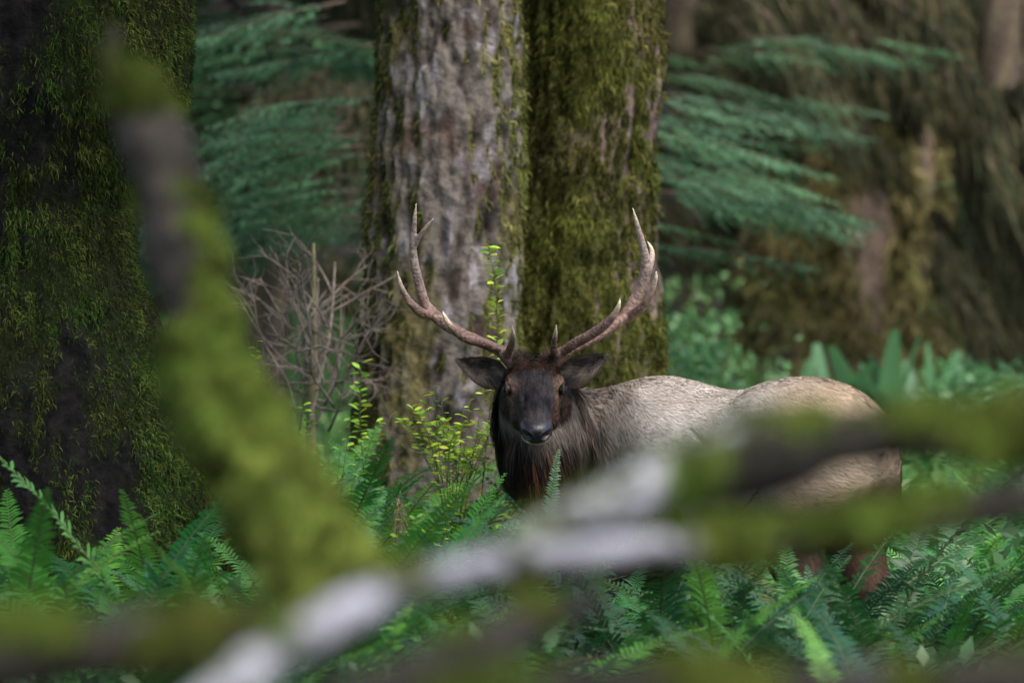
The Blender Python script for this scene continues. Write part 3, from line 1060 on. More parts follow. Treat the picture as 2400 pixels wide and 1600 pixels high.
def relax(V, T, wt, it):
    e = np.vstack([T[:, [0, 1]], T[:, [1, 2]], T[:, [2, 0]]])
    n = len(V)
    deg = np.bincount(e[:, 0], minlength=n) + np.bincount(e[:, 1], minlength=n)
    for _ in range(it):
        A = np.stack([np.bincount(e[:, 0], V[e[:, 1], k], n) + np.bincount(e[:, 1], V[e[:, 0], k], n) for k in range(3)], 1) / np.maximum(deg, 1)[:, None]
        V = V + (A - V) * wt[:, None]
    return V


_s = (BV - ER0) @ EF
BV = relax(BV, BT, .75 * sstep(.85, 1.0, BV[:, 2]) * np.maximum(sstep(.30, .42, BV[:, 0]), sstep(21.12, 21.25, BV[:, 1])), 110)


def head_coords(p):
    q = p - HP
    return (q @ HA) / HL, q @ HW, q @ HU


# eye hollows, gland slits and mouth line pressed into the face
t_, w_, u_ = head_coords(BV)
BN = vnormals(BV, BT)
push = np.zeros(len(BV))
for sd in (1, -1):
    push += 0.013 * np.exp(-(((t_ - .315) * HL / .024) ** 2 + ((w_ - sd * .100) / .02) ** 2 + ((u_ - .012) / .02) ** 2))
    push += 0.016 * np.exp(-(((t_ - .53) * HL / .026) ** 2 + ((w_ - sd * .043) / .012) ** 2 + ((u_ - .035) / .03) ** 2))
push += 0.008 * np.exp(-(((u_ + .026) / .006) ** 2)) * sstep(.72, .8, t_) * (t_ < 1.06)
BV = BV - BN * push[:, None]
BN = vnormals(BV, BT)


def fur_field(p, nn):
    """colour, length, direction for the coat at the points p"""
    n = len(p)
    t, w, u = head_coords(p)
    s = (p - ER0) @ EF
    l = (p - ER0) @ EL
    z = p[:, 2]
    inhead = sstep(1.12, 1.0, t) * sstep(-.12, .02, t) * sstep(.17, .13, np.abs(w)) * sstep(-.20, -.12, u) * (p[:, 1] < 21.06)
    # neckness: distance along the neck from the shoulder
    neck = sstep(.68, .10, p[:, 0] + 0.30 * (z - 1.25) + 0.16 * fbm(p * np.array([22, 22, 7]), 2)) * sstep(1.0, 1.2, s + .1) * (1 - inhead)
    neck = np.maximum(neck, (p[:, 0] < .2) * (1 - inhead) * (s > 1.0))
    k = fbm(p * np.array([7, 7, 7]), 3)
    k2 = fbm(p * np.array([26, 26, 26]), 2)
    c = mixc((0.46, 0.40, 0.335), (0.62, 0.56, 0.49), np.clip(.5 + k + .5 * k2, 0, 1))
    rump = sstep(.5, .15, s)
    c = mixc(c, (0.40, 0.29, 0.18), rump * .8 * (z > .85))
    belly = sstep(.97, .84, z + .03 * k)
    c = mixc(c, (0.085, 0.055, 0.035), belly * .85)
    c = mixc(c, (0.15, 0.09, 0.05), sstep(1.12, .98, z) * rump * .8)
    c = mixc(c, (0.05, 0.032, 0.022), sstep(1.02, .93, z) * sstep(.75, .6, s) * sstep(.06, .2, s))
    c = mixc(c, (0.026, 0.017, 0.012), sstep(.85, .7, z))
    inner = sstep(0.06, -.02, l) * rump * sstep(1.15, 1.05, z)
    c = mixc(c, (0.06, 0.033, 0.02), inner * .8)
    nc = mixc((0.009, 0.0055, 0.004), (0.15, 0.095, 0.055), np.clip(.02 + .6 * k2 + .95 * sstep(1.24, 1.45, z) * sstep(.05, .3, p[:, 0]), 0, 1))
    rust = sstep(.0, .5, fbm(p * np.array([110, 110, 12]) + 9, 2)) * sstep(.075, .02, np.abs(p[:, 0] - .10)) * sstep(21.12, 21.04, p[:, 1])
    nc = mixc(nc, (0.16, 0.066, 0.026), rust * .75)
    c = mixc(c, nc, np.clip(neck, 0, 1) ** .8)
    # head
    hc = mixc((0.005, 0.0047, 0.0055), (0.015, 0.0125, 0.0135), np.clip(.5 + k2, 0, 1))
    front = sstep(-.01, .025, u) * sstep(.095, .07, np.abs(w))
    hc = mixc(mixc((0.022, 0.012, 0.008), (0.062, 0.03, 0.015), np.clip(.5 + k2, 0, 1)), hc, front)
    hc = mixc(hc, mixc((0.012, 0.008, 0.006), (0.075, 0.038, 0.02), np.clip(.3 + 1.2 * fbm(p * 70, 2), 0, 1)), sstep(.2, .1, t))
    hc = mixc(hc, (0.055, 0.03, 0.017), sstep(.2, .1, t) * sstep(.055, .085, np.abs(w)) * .7)
    for sd in (1, -1):
        e = np.exp(-(((t - .315) * HL / .03) ** 2 + ((w - sd * .098) / .035) ** 2 + ((u - .02) / .035) ** 2))
        hc = mixc(hc, (0.105, 0.07, 0.046), np.clip(e * .85, 0, 1))
        e = np.exp(-(((t - .43) * HL / .03) ** 2 + ((w - sd * .086) / .02) ** 2 + ((u + .0) / .03) ** 2))
        hc = mixc(hc, (0.12, 0.07, 0.038), np.clip(e * .6, 0, 1))
        e = np.exp(-(((t - .53) * HL / .026) ** 2 + ((w - sd * .043) / .013) ** 2 + ((u - .035) / .03) ** 2))
        hc = mixc(hc, (0.004, 0.003, 0.003), np.clip(e * .55, 0, 1))  # shade of the face hollows painted into the hair colour
    hc = mixc(hc, (0.026, 0.021, 0.019), sstep(.68, .8, t) * sstep(-.02, .01, u) * .7)
    hc = mixc(hc, (0.03, 0.02, 0.016), sstep(-.01, -.05, u) * sstep(.8, .6, t) * .7)
    hc = mixc(hc, (0.40, 0.30, 0.19), sstep(.80, .88, t) * sstep(-.025, -.034, u))
    hc = mixc(hc, (0.015, 0.012, 0.012), sstep(.76, .84, t) * np.exp(-((u + .022) / .007) ** 2))
    st = np.clip(1 + 1.1 * fbm(np.column_stack([t * 9, w * 170, u * 170]), 2), .35, 2.0)[:, None]
    hc = hc * st
    c = c * np.clip(1 + .28 * fbm(p * 17 + 3, 2), .7, 1.2)[:, None]
    c = mixc(c, hc, inhead)
    # lengths
    ln = 0.030 + 0.012 * rng.random(n) + 0 * s
    ln = ln + np.clip(neck, 0, 1) * (0.05 + 0.03 * rng.random(n))
    under = np.clip(neck, 0, 1) * sstep(1.25, 1.08, z) * sstep(.35, .2, p[:, 0])
    ln = ln + under * (0.04 + 0.06 * rng.random(n))
    hl = 0.009 + 0.004 * rng.random(n) + 0.012 * sstep(-.01, -.06, u)
    crown = sstep(.17, .06, t) * sstep(-.08, 0, u)
    hl = hl + crown * 0.034
    hl = hl * (1 - .55 * sstep(.8, .95, t))
    ln = ln * (1 - inhead) + hl * inhead
    # directions
    d = np.tile(-EF * 1.0 - UPV * 0.35, (n, 1))
    d = d * (1 - neck[:, None]) + neck[:, None] * (np.array([0.28, 0.1, -1.0]) + np.column_stack([.45 * sstep(.05, .35, p[:, 0]), 0 * s, 0 * s]))
    legs = sstep(.9, .7, z)[:, None]
    d = d * (1 - legs) + legs * np.array([0, 0, -1.0])
    side = np.sign(w)[:, None] * HW * sstep(.03, .08, np.abs(w))[:, None] * .3
    hd = -HA * 1.0 + side
    crd = HA * .5 + rng.normal(size=(n, 3)) * .8 + HU * .5
    hd = hd * (1 - crown[:, None]) + crd * crown[:, None]
    dn = sstep(-.02, -.07, u)[:, None]
    hd = hd * (1 - dn) + dn * (np.array([0, .2, -1.0]) * 1.0)
    d = d * (1 - inhead[:, None]) + hd * inhead[:, None]
    d = d + 0.16 * np.column_stack([fbm(p * 5 + 1, 2), fbm(p * 5 + 31, 2), fbm(p * 5 + 61, 2)])
    d = d + 0.1 * (1 - inhead[:, None]) * np.column_stack([fbm(p * 34 + 1, 1), fbm(p * 34 + 31, 1), fbm(p * 34 + 61, 1)])
    return c, ln, d, inhead, np.clip(neck, 0, 1), under


eroot_loc = E(.6, 0, 0)
elk = thing('elk', eroot_loc, 'bull elk with dark mane and six-point antlers staring at the camera', 'elk')
bc, *_ = fur_field(BV, BN)
link('body', mk_mesh('body', BV - eroot_loc, BT, bc * .8, M_skin), elk)


def fur_mesh(n, which):
    t, w, u = head_coords(BV)
    c, ln, d, inh, nk, un = fur_field(BV, BN)
    near = np.where((BN @ np.array([0, -1.0, .25])) > -.25, 1.0, .4)
    if which == 'face':
        wt = inh
    elif which == 'mane':
        wt = nk * (1 - inh) * near * (1 + un)
    else:
        wt = (1 - nk) * (1 - inh) * near * sstep(.3, .7, BV[:, 2])
    p, nn = scatter(BV, BT, BN, n, np.clip(wt, 0, None) + 1e-9)
    c, ln, d, inh, nk, un = fur_field(p, nn)
    if which == 'face':          # keep the nose pad and eyes bare
        t, w, u = head_coords(p)
        ok = ~((t > .9) & (u > -.024))
        for sd in (1, -1):
            e = ((t - .315 - .03) * HL / .034) ** 2 + ((w - sd * .1) / .05) ** 2 + ((u - .017) / .022) ** 2
            ok &= e > 1
        p, nn, c, ln, d, inh, nk, un = (a[ok] for a in (p, nn, c, ln, d, inh, nk, un))
    m = len(p)
    tang = unit(d - nn * (d * nn).sum(1)[:, None])
    lift = 0.08 + 0.12 * rng.random((m, 1)) + .25 * nk[:, None] * rng.random((m, 1))
    d0 = unit(tang + nn * lift + rng.normal(size=(m, 3)) * .09)
    d1 = unit(tang + nn * (.02 - .02 * rng.random((m, 1))) + rng.normal(size=(m, 3)) * .11 + nk[:, None] * np.array([0, -.05, -.45]))
    v = rng.random((m, 1))
    clump = np.clip(.5 + .9 * fbm(p * np.array([60, 60, 60]), 2), 0, 1)[:, None]
    C0 = c * (0.85 + .15 * v)
    C1 = c * (0.85 + .3 * v * (.5 + clump))
    if which == 'face':
        hi = (rng.random((m, 1)) > .72) * (inh[:, None] > .5)
        C0 = c * (.45 + .6 * v)
        C1 = np.where(hi, c * 2.3 + np.array([.004, .004, .006]), c * (.5 + .9 * v))
    if which == 'coat':
        dk = (rng.random((m, 1)) > .9)
        C1 = np.where(dk, c * .35, C1)
    wd = {'face': .0023, 'mane': .0042, 'coat': .0029}[which]
    nrm = unit(nn + rng.normal(size=(m, 3)) * .09)
    return strands(p, nn, d0, d1, ln, wd * (.7 + .6 * rng.random(m)), C0, C1, .45, nrm)


for which, n, mat in (('coat', 155000, M_hair), ('mane', 52000, M_hair), ('face', 45000, M_face)):
    v, f, c, nrm = fur_mesh(n, which)
    link({'coat': 'coat_hair', 'mane': 'mane', 'face': 'face_hair'}[which], mk_mesh(which, v - eroot_loc, f, c, mat, N=nrm), elk, kind='stuff')


# eyes
for sd in (1, -1):
    c = H(.315, sd * .1005, .020)
    V, F = ellip(c, (HA, HW, HU), (.0245, .0195, .021), 24)
    C = np.tile((0.008, 0.006, 0.005), (len(V), 1))
    eye = link('eye', mk_mesh('eye', V - eroot_loc, F, C, M_eye), elk)
    # lid rim
    a = np.linspace(0, 2 * math.pi, 18)
    ctr = c + HW * sd * .004 + HU * .001
    ring = np.array([ctr + HA * math.cos(q) * .0245 + HU * math.sin(q) * .020 for q in a])
    V, F, T, Nn = tube(ring, np.full(18, .0042), 8, 2)
    link('eyelid', mk_mesh('eyelid', V - eroot_loc, F, np.tile((0.03, 0.02, 0.015), (len(V), 1)), M_skin), eye)


# nose pad with nostrils
def nose():
    n_th, n_ph = 56, 28
    th = np.linspace(0, 2 * math.pi, n_th, endpoint=False)
    ph = np.linspace(0.02, 1.0, n_ph)
    TH, PH = np.meshgrid(th, ph)
    ca, sa = np.cos(TH), np.sin(TH)
    x = np.sign(ca) * np.abs(ca) ** .8 * .058 * np.sin(PH * math.pi / 2)
    y = np.sign(sa) * np.abs(sa) ** .9 * np.where(sa > 0, .045, .031) * np.sin(PH * math.pi / 2)
    x = x * (1 + .10 * (y / .04))
    zz = 1.004 + .020 * np.cos(PH * math.pi / 2) ** .8 - .07 * (np.abs(x) / .058) ** 2 - .10 * PH ** 4
    dent = np.zeros_like(x)
    for sd in (1, -1):
        dx, dy = (x - sd * .034), (y - .006)
        rx = dx * .80 + sd * dy * .5
        ry = -sd * dx * .5 + dy * .86
        g = np.exp(-((rx / .017) ** 2 + (ry / .0125) ** 2) ** 1.6)
        dent += g
        dent += -0.25 * np.exp(-((np.hypot(dx / .02, dy / .017) - 1.0) / .3) ** 2)
    q = HL * (zz - 1)
    V = H(1, 0, 0) + HA * (q - dent * .016)[..., None] + HW * x[..., None] + HU * (y - .004)[..., None]
    V = V.reshape(-1, 3)
    idx = np.arange(n_th * n_ph).reshape(n_ph, n_th)
    F = np.stack([idx[:-1], np.roll(idx[:-1], -1, 1), np.roll(idx[1:], -1, 1), idx[1:]], -1).reshape(-1, 4)
    f0 = idx[0][::-1][None]
    C = mixc((0.010, 0.009, 0.011), (0.002, 0.002, 0.002), np.clip(dent.ravel() * 1.6, 0, 1))
    fan = np.stack([np.full(n_th, len(V)), np.roll(idx[0], -1), idx[0]], -1)
    V = np.vstack([V, V[idx[0]].mean(0)])
    C = np.vstack([C, C[0]])
    link('nose', mk_mesh('nose', V - eroot_loc, [F, fan], C, M_nose), elk)


nose()


# ears
def ear(base, tip, lower, name='ear'):
    base, tip = np.asarray(base), np.asarray(tip)
    ax = tip - base
    L = np.linalg.norm(ax)
    ax = ax / L
    fw = unit(np.array([0, -1.0, 0.1]) - ax * np.dot(np.array([0, -1.0, .1]), ax))      # the cup faces the camera
    sd = np.cross(ax, fw)
    if sd[2] < 0:
        sd = -sd
    ts = np.linspace(0, 1, 22)
    half = .051 * np.sin(np.clip(ts * .93 + .07, 0, 1) ** .8 * math.pi) ** .72 * (1 - .12 * ts) + .012 * (1 - ts)
    half[-1] = .002
    us = np.linspace(-1, 1, 15)
    T, U = np.meshgrid(ts, us, indexing='ij')
    W = half[:, None] * U
    cup = (1 - U ** 2) * .042 * np.sin(np.clip(T * 1.05, 0, 1) * math.pi) ** .6 + .012 * T
    roll = -.018 * np.sin(T * math.pi)
    front = base + ax * (T * L)[..., None] + sd * (W + roll * 0)[..., None] - fw * cup[..., None]
    back = front - fw * (.006 + .012 * (1 - T) * (1 - U ** 2))[..., None]
    nT, nU = T.shape
    idx = np.arange(nT * nU).reshape(nT, nU)
    q = np.stack([idx[:-1, :-1], idx[:-1, 1:], idx[1:, 1:], idx[1:, :-1]], -1).reshape(-1, 4)
    V = np.vstack([front.reshape(-1, 3), back.reshape(-1, 3)])
    q2 = q[:, ::-1] + nT * nU
    edge = np.concatenate([idx[0], idx[1:, -1], idx[-1, -2::-1], idx[-2:0:-1, 0]])
    en = np.roll(edge, -1)
    q3 = np.stack([edge, en, en + nT * nU, edge + nT * nU], -1)
    F = np.vstack([q, q2, q3])
    k = fbm(np.column_stack([T.ravel() * 5, U.ravel() * 2.5, T.ravel() * 0]), 3)
    ci = mixc((0.014, 0.011, 0.009), (0.05, 0.04, 0.03), np.clip(.45 + k, 0, 1))
    rim = sstep(.78, .95, np.abs(U.ravel()))
    ci = mixc(ci, (0.012, 0.009, 0.008), rim * .9)
    C = np.vstack([ci, np.tile((0.06, 0.04, 0.028), (nT * nU, 1))])
    e = link(name, mk_mesh(name, V - eroot_loc, F, C, M_skin), elk)
    # fringe of hair in the cup and along the rim
    m = 3600
    a, b = rng.random(m) ** .8 * .97, rng.uniform(-1, 1, m)
    hw = np.interp(a, ts, half)
    cp = (1 - b ** 2) * .042 * np.sin(np.clip(a * 1.05, 0, 1) * math.pi) ** .6 + .012 * a
    p = base + ax * (a * L)[:, None] + sd * (hw * b)[:, None] - fw * (cp - .001)[:, None]
    nn = unit(fw - sd * (b * .6)[:, None] * -1 * -1)
    d0 = unit(ax * .9 - sd * b[:, None] * .45 + fw * .25 + rng.normal(size=(m, 3)) * .2)
    cc = mixc((0.012, 0.010, 0.009), (0.11, 0.09, 0.068), np.clip(.4 + fbm(np.column_stack([a * 6, b * 3, a * 0]), 3) + .25 * rng.normal(size=m), 0, 1))
    cc = mixc(cc, (0.03, 0.022, 0.018), sstep(.82, .98, np.abs(b)))
    v, f, c, nr = strands(p, nn, d0, d0, .014 + .016 * rng.random(m), .0022, cc * .8, cc * 1.1, .5, unit(nn + rng.normal(size=(m, 3)) * .2))
    link('ear_hair', mk_mesh('ear_hair', v - eroot_loc, f, c, M_face, N=nr), e, kind='stuff')


ear(P(1178, 888, 20.97), P(1076, 846, 20.98), None)
ear(P(1320, 888, 20.97), P(1420, 835, 20.98), None)


# antlers, traced along their centre lines: (zoomed px, zoomed py, width, distance)
def apt(zx, zy, w, d):
    p = P(900 + zx / 3.36, 440 + zy / 3.36, d)
    return np.append(p, w / 3.36 * d / FPX / 2)


def antler(lines, label):
    parts, cl = [], []
    for ln in lines:
        r = np.array([apt(*q) for q in ln])
        parts.append(tube(r[:, :3], r[:, 3], 14, 7)[:2])
        cc = crom(r, 7)
        arc = np.concatenate([[0], np.cumsum(np.linalg.norm(np.diff(cc[:, :3], axis=0), axis=1))])
        cl.append(np.column_stack([cc, arc[-1] - arc]))
    V, F = merge(parts)
    V, T = remeshed('antler', V, F, 0.0042, 3)
    cl = np.vstack(cl)
    best = np.full(len(V), 9.0)
    tipd = np.zeros(len(V))
    axp = np.zeros((len(V), 3))
    for row in cl:
        dd = np.linalg.norm(V - row[:3], axis=1) - row[3]
        b = dd < best
        best[b], tipd[b] = dd[b], row[4]
        axp[b] = row[:3]
    N = vnormals(V, T)
    g = fbm(np.column_stack([V[:, 0] * 60, V[:, 1] * 140, V[:, 2] * 60]), 3)
    g2 = fbm(V * 190, 2)
    mid = sstep(.05, .14, tipd)
    V = V + N * ((g * .0024 + g2 * .0013) * mid)[:, None]
    up = V[:, 2] - 1.5
    c = mixc((0.095, 0.045, 0.03), (0.21, 0.135, 0.10), np.clip(.45 + g * .9 + g2 * .4, 0, 1))
    c = mixc(c, (0.30, 0.235, 0.20), sstep(.15, .4, up) * .7)
    c = mixc(c, (0.50, 0.40, 0.27), sstep(.10, .03, tipd) * .85)
    c = mixc(c, (0.78, 0.72, 0.60), sstep(.03, .005, tipd))
    c = mixc(c, (0.07, 0.035, 0.025), sstep(.12, .03, up) * .6)
    o = link('antler', mk_mesh('antler', V - eroot_loc, T, c, M_antler), elk)
    o['label'] = label


antler([
    [(1010, 1385, 105, 20.97), (960, 1320, 110, 20.96), (890, 1270, 92, 20.98), (750, 1210, 86, 21.02), (610, 1148, 88, 21.06), (480, 1070, 96, 21.1), (385, 990, 98, 21.12), (325, 915, 84, 21.13),
     (283, 780, 76, 21.12), (248, 640, 72, 21.1), (230, 520, 64, 21.08), (228, 430, 56, 21.06), (236, 320, 44, 21.04), (244, 220, 32, 21.02), (255, 104, 5, 21.0)],
    [(235, 480, 40, 21.08), (262, 410, 42, 21.05), (320, 325, 32, 21.02), (365, 270, 22, 21.0), (402, 228, 5, 20.98)],
    [(400, 1010, 70, 21.12), (300, 985, 76, 21.06), (225, 925, 66, 21.02), (165, 840, 50, 21.0), (125, 745, 36, 20.98), (104, 648, 6, 20.97)],
    [(900, 1270, 60, 20.95), (780, 1222, 72, 20.9), (660, 1190, 76, 20.84), (575, 1140, 66, 20.8), (510, 1070, 50, 20.77), (475, 1010, 34, 20.76), (460, 964, 6, 20.75)],
    [(965, 1330, 70, 20.95), (990, 1270, 60, 20.9), (1010, 1210, 48, 20.84), (1016, 1150, 36, 20.8), (1004, 1076, 6, 20.76)],
    [(1020, 1392, 112, 20.98), (1045, 1330, 60, 20.96), (1060, 1340, 20, 20.95)],
], 'antler on the left in the picture with a thin fork near its tip')
antler([
    [(1345, 1385, 100, 20.97), (1395, 1310, 112, 20.96), (1470, 1275, 80, 21.0), (1580, 1225, 74, 21.04), (1710, 1155, 76, 21.08), (1830, 1070, 88, 21.1), (1920, 985, 104, 21.12), (1985, 870, 104, 21.13),
     (2038, 750, 98, 21.12), (2062, 640, 88, 21.1), (2056, 540, 70, 21.08), (2035, 440, 58, 21.06), (2010, 350, 48, 21.04), (1982, 250, 34, 21.02), (1954, 141, 5, 21.0)],
    [(2070, 680, 60, 21.12), (2098, 600, 56, 21.14), (2112, 530, 46, 21.16), (2102, 470, 32, 21.17), (2066, 411, 5, 21.18)],
    [(1930, 1020, 80, 21.12), (2020, 950, 76, 21.06), (2085, 865, 60, 21.02), (2125, 770, 42, 21.0), (2142, 700, 30, 20.98), (2142, 643, 6, 20.97)],
    [(1385, 1310, 70, 20.95), (1500, 1228, 82, 20.9), (1630, 1155, 82, 20.85), (1740, 1080, 74, 20.8), (1815, 995, 54, 20.77), (1850, 920, 34, 20.75), (1862, 854, 6, 20.74)],
    [(1370, 1330, 66, 20.95), (1338, 1285, 62, 20.9), (1336, 1225, 50, 20.85), (1350, 1150, 38, 20.8), (1358, 1064, 6, 20.76)],
    [(1335, 1392, 110, 20.98), (1310, 1335, 60, 20.96), (1296, 1345, 20, 20.95)],
], 'antler on the right in the picture with a short hooked fork')

# hooves
for s, l in ((.16, .125), (.13, -.125), (1.24, .135), (1.34, -.135)):
    V, F = loft([(E(s, l, .0), EF, EL, .06, .045, .045, 2.4), (E(s - .01, l, .05), EF, EL, .05, .042, .042, 2.4), (E(s - .02, l, .08), EF, EL, .035, .035, .035, 2.2)], 16)
    link('hoof', mk_mesh('hoof', V - eroot_loc, F, np.tile((.02, .016, .014), (len(V), 1)), M_hoof), elk)


# ------------------------------------------------------------------ ferns
def frond_mesh(L, seed, arch=0.5, col=(0.05, 0.15, 0.04), pw=1.0):
    g = np.random.default_rng(seed)
    m = int(62 * L + 10)
    t = np.linspace(0.10, 1, m)
    tt = np.linspace(0, 1, 9)

    def rach(q):
        return np.column_stack([L * (.22 * q + arch * .75 * q ** 2), .03 * L * np.sin(q * 3 + seed), L * (1.12 * q - (.12 + .36 * arch) * q ** 2.2)])
    path = rach(tt)
    tv, tf = tube(path, np.linspace(.0045, .0012, 9), 5, 2)[:2]
    p = rach(t)
    tan = unit(np.gradient(p, axis=0))
    sid = unit(np.cross(tan, np.array([0, 0, 1.0]) + 0 * p))
    nrm = np.cross(sid, tan)
    prof = np.sin(np.clip((t - .02) / .98, 0, 1) ** .62 * math.pi) ** .75
    pl = .085 * pw * L ** .5 * (prof * .95 + .05) + .004
    Vs, n = [], 0
    for sd in (1, -1):
        dirv = unit(sid * sd * 1.0 + tan * (.28 + .35 * t[:, None]) + nrm * (.12 + .16 * g.normal(size=(m, 1))))
        tipd = unit(dirv - np.array([0, 0, .35]))
        w = tan * np.minimum(.0054, .003 + pl * .05)[:, None]
        l = (pl * (.85 + .3 * g.random(m)))[:, None]
        mid = p + dirv * l * .55
        Vs.append(np.stack([p - w * .8, p + w * .8, mid + w, mid - w, p + dirv * l * .55 + tipd * l * .45], 1).reshape(-1, 3))
    V = np.vstack(Vs)
    k = len(V) // 5
    b = np.arange(k)[:, None] * 5
    q = b + np.array([[0, 1, 2, 3]])
    tr = b + np.array([[3, 2, 4]])
    C = np.repeat(np.asarray(col) * (.8 + .4 * g.random((k, 1))), 5, axis=0)
    V, F = merge([(V, [q, tr]), (tv, tf)])
    C = np.vstack([C, np.tile((.07, .09, .03), (len(tv), 1))])
    return mk_mesh('frond', V, F, C, M_fern, smooth=False)


FG = [(0.030, 0.14, 0.018), (0.024, 0.115, 0.028), (0.052, 0.18, 0.022)]
FG = [tuple(1.12 * q for q in c_) for c_ in FG]
dead_fronds = [frond_mesh(1.0, 260 + k, .9, c_) for k, c_ in enumerate(((.13, .085, .035), (.10, .11, .03)))]
fronds = [frond_mesh(1.0, 200 + k, (0.35, 0.5, 0.65, 0.8)[k % 4], FG[k % 3]) for k in range(12)]


dimmed_fronds = [frond_mesh(1.0, 300 + k, (0.4, 0.55, 0.7)[k % 3], ((0.014, 0.06, 0.018), (0.012, 0.055, 0.024), (0.02, 0.08, 0.02))[k % 3]) for k in range(6)]  # darker greens standing in for shade on the log, corner and leg beds


def fern(pos, h, nf, label, group, spread=1.0):
    t = thing('sword_fern', pos, label, 'fern', group)
    a0 = random.uniform(0, 6.28)
    for k in range(nf):
        m = random.choice(dimmed_fronds if ('logs' in group or 'corner' in group or 'before the hind' in group) and random.random() < .8 else fronds) if random.random() > .06 else random.choice(dead_fronds)
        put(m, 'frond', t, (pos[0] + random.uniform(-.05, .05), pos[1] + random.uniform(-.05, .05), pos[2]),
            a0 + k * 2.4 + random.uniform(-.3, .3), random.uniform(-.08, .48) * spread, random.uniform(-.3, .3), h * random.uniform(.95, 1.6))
    return t


def fern_patch(n, x0, x1, d0, d1, h0, h1, label, group, mind=.33, nf=(10, 14), avoid=None):
    done, tries = [], 0
    while len(done) < n and tries < n * 60:
        tries += 1
        d = math.sqrt(random.uniform(d0 * d0, d1 * d1))
        x = (random.uniform(x0, x1) - 1200) * d / FPX
        if any((x - a) ** 2 + (d - b) ** 2 < mind ** 2 for a, b in done):
            continue
        q = np.array([x, d, 0]) - ER0
        s, l = q @ EF, q @ EL
        if -.15 < s < 1.6 and abs(l) < .38:
            continue
        if abs(x) < .45 and 20.4 < d < 21.5:
            continue
        done.append((x, d))
    us = sorted(x / d for x, d in done)
    ds = sorted(d for x, d in done)
    n = len(done)
    for x, d in done:
        z = float(ground_z(np.array([x]), np.array([d]))[0])
        h = random.uniform(h0, h1)
        row = ('front', 'middle', 'rear')[min(2, ds.index(d) * 3 // n)]
        side = ('left', 'central', 'right')[min(2, us.index(x / d) * 3 // n)]
        size = 'tall' if h > (h0 + h1) / 2 else 'low'
        fern((x, d, z - .02), h, random.randint(*nf), '%s sword fern in the %s row, %s part of %s' % (size, row, side, label), group)


fern_patch(36, -140, 330, 16.6, 19.7, .72, .98, 'the bed before the mossy trunk', 'ferns before the mossy trunk', .28)
fern_patch(20, 330, 680, 16.0, 20.5, .8, 1.05, 'the bed behind the snag', 'ferns behind the snag', .28)
fern_patch(24, 640, 1140, 21.2, 23.8, .8, 1.05, 'the bed beside the elk head', 'ferns left of the elk', .28)
fern_patch(34, 640, 1440, 16.0, 20.2, .62, .82, 'the bed below the chin', 'ferns under the elk', .28)
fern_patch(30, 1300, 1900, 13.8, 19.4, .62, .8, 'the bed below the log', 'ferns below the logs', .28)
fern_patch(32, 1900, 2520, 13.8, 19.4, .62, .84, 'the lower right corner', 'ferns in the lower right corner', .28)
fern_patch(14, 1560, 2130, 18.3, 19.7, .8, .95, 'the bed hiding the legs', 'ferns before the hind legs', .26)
fern_patch(20, 2080, 2520, 20.2, 25.5, .65, .85, 'the bed behind the rump', 'ferns behind the hind legs')
fern_patch(20, 1540, 2500, 27, 36, .7, .9, 'the clearing behind the back', 'ferns behind the elk', .5)
fern_patch(10, 560, 900, 24.5, 27, .6, .8, 'the bed by dead twigs', 'ferns by the dead twigs')


# ------------------------------------------------------------------ berry shrubs with small leaves
def leaf_proto(col):
    V = np.array([(0, 0, 0), (.35, .24, .05), (.35, -.24, .05), (.75, .2, .04), (.75, -.2, .04), (1, 0, -.04), (.35, 0, 0), (.75, 0, -.01)])
    F = [np.array([(0, 6, 1), (0, 2, 6), (3, 7, 5), (7, 4, 5)]), np.array([(1, 6, 7, 3), (6, 2, 4, 7)])]
    return mk_mesh('leaf', V, F, np.tile(col, (8, 1)), M_leaf)


leaves = [leaf_proto(c) for c in ((0.30, 0.46, 0.035), (0.22, 0.44, 0.04), (0.42, 0.52, 0.04), (0.10, 0.26, 0.04))]


def shrub(name, label, cat, stems, nleaf, size, base, group=None, palette=(0, 1, 2)):
    """stems: lists of (px, py, d) from the ground up"""
    base = np.asarray(base, float)
    t = thing(name, base, label, cat, group)
    for st in stems:
        pts = np.array([P(*q) for q in st])
        cc = crom(pts, 10)
        V, F, T, Nn = tube(pts, np.linspace(.003, .001, len(pts)), 6, 6)
        link('stem', mk_mesh('stem', V - base, F, np.tile((.09, .13, .03), (len(V), 1)), M_leaf), t)
        nl = nleaf
        for k in range(nl):
            u = 1 - (k / nl) * .72
            q = cc[min(len(cc) - 1, int(u * (len(cc) - 1)))] + rng.normal(size=3) * .002
            az = math.pi * (k % 2) + random.uniform(-.9, .9)
            s = size * random.uniform(.6, 1.15)
            put(leaves[random.choice(palette)], 'leaf', t, q, az, random.uniform(-.6, .15), random.uniform(-.7, .7), s)


shrub('berry_sprig', 'tall thin leafy sprig rising beside the left antler', 'sprig',
      [[(1120, 1260, 21.6), (1142, 1020, 21.6), (1158, 880, 21.6), (1166, 790, 21.6), (1163, 700, 21.6), (1156, 630, 21.6), (1144, 578, 21.6)]], 46, .042, P(1110, 585 + FPX * 1.9 / 21.6, 21.6))
st = []
for k in range(11):
    tx = 985 + k * 17 + random.uniform(-8, 8)
    ty = random.choice((905, 930, 960, 1000, 925, 940, 985))
    dd = 21.3 + random.uniform(-.3, .3)
    st.append([(1065 + k * 2, 1420, dd), (1060 + (tx - 1060) * .25, 1220, dd), (1060 + (tx - 1060) * .65, 1080, dd), (tx, ty, dd)])
    st.append([(1060 + (tx - 1060) * .5, 1130, dd), (tx + 22 * (1 if k % 2 else -1), ty + 95, dd), (tx + 50 * (1 if k % 2 else -1), ty + 50, dd)])
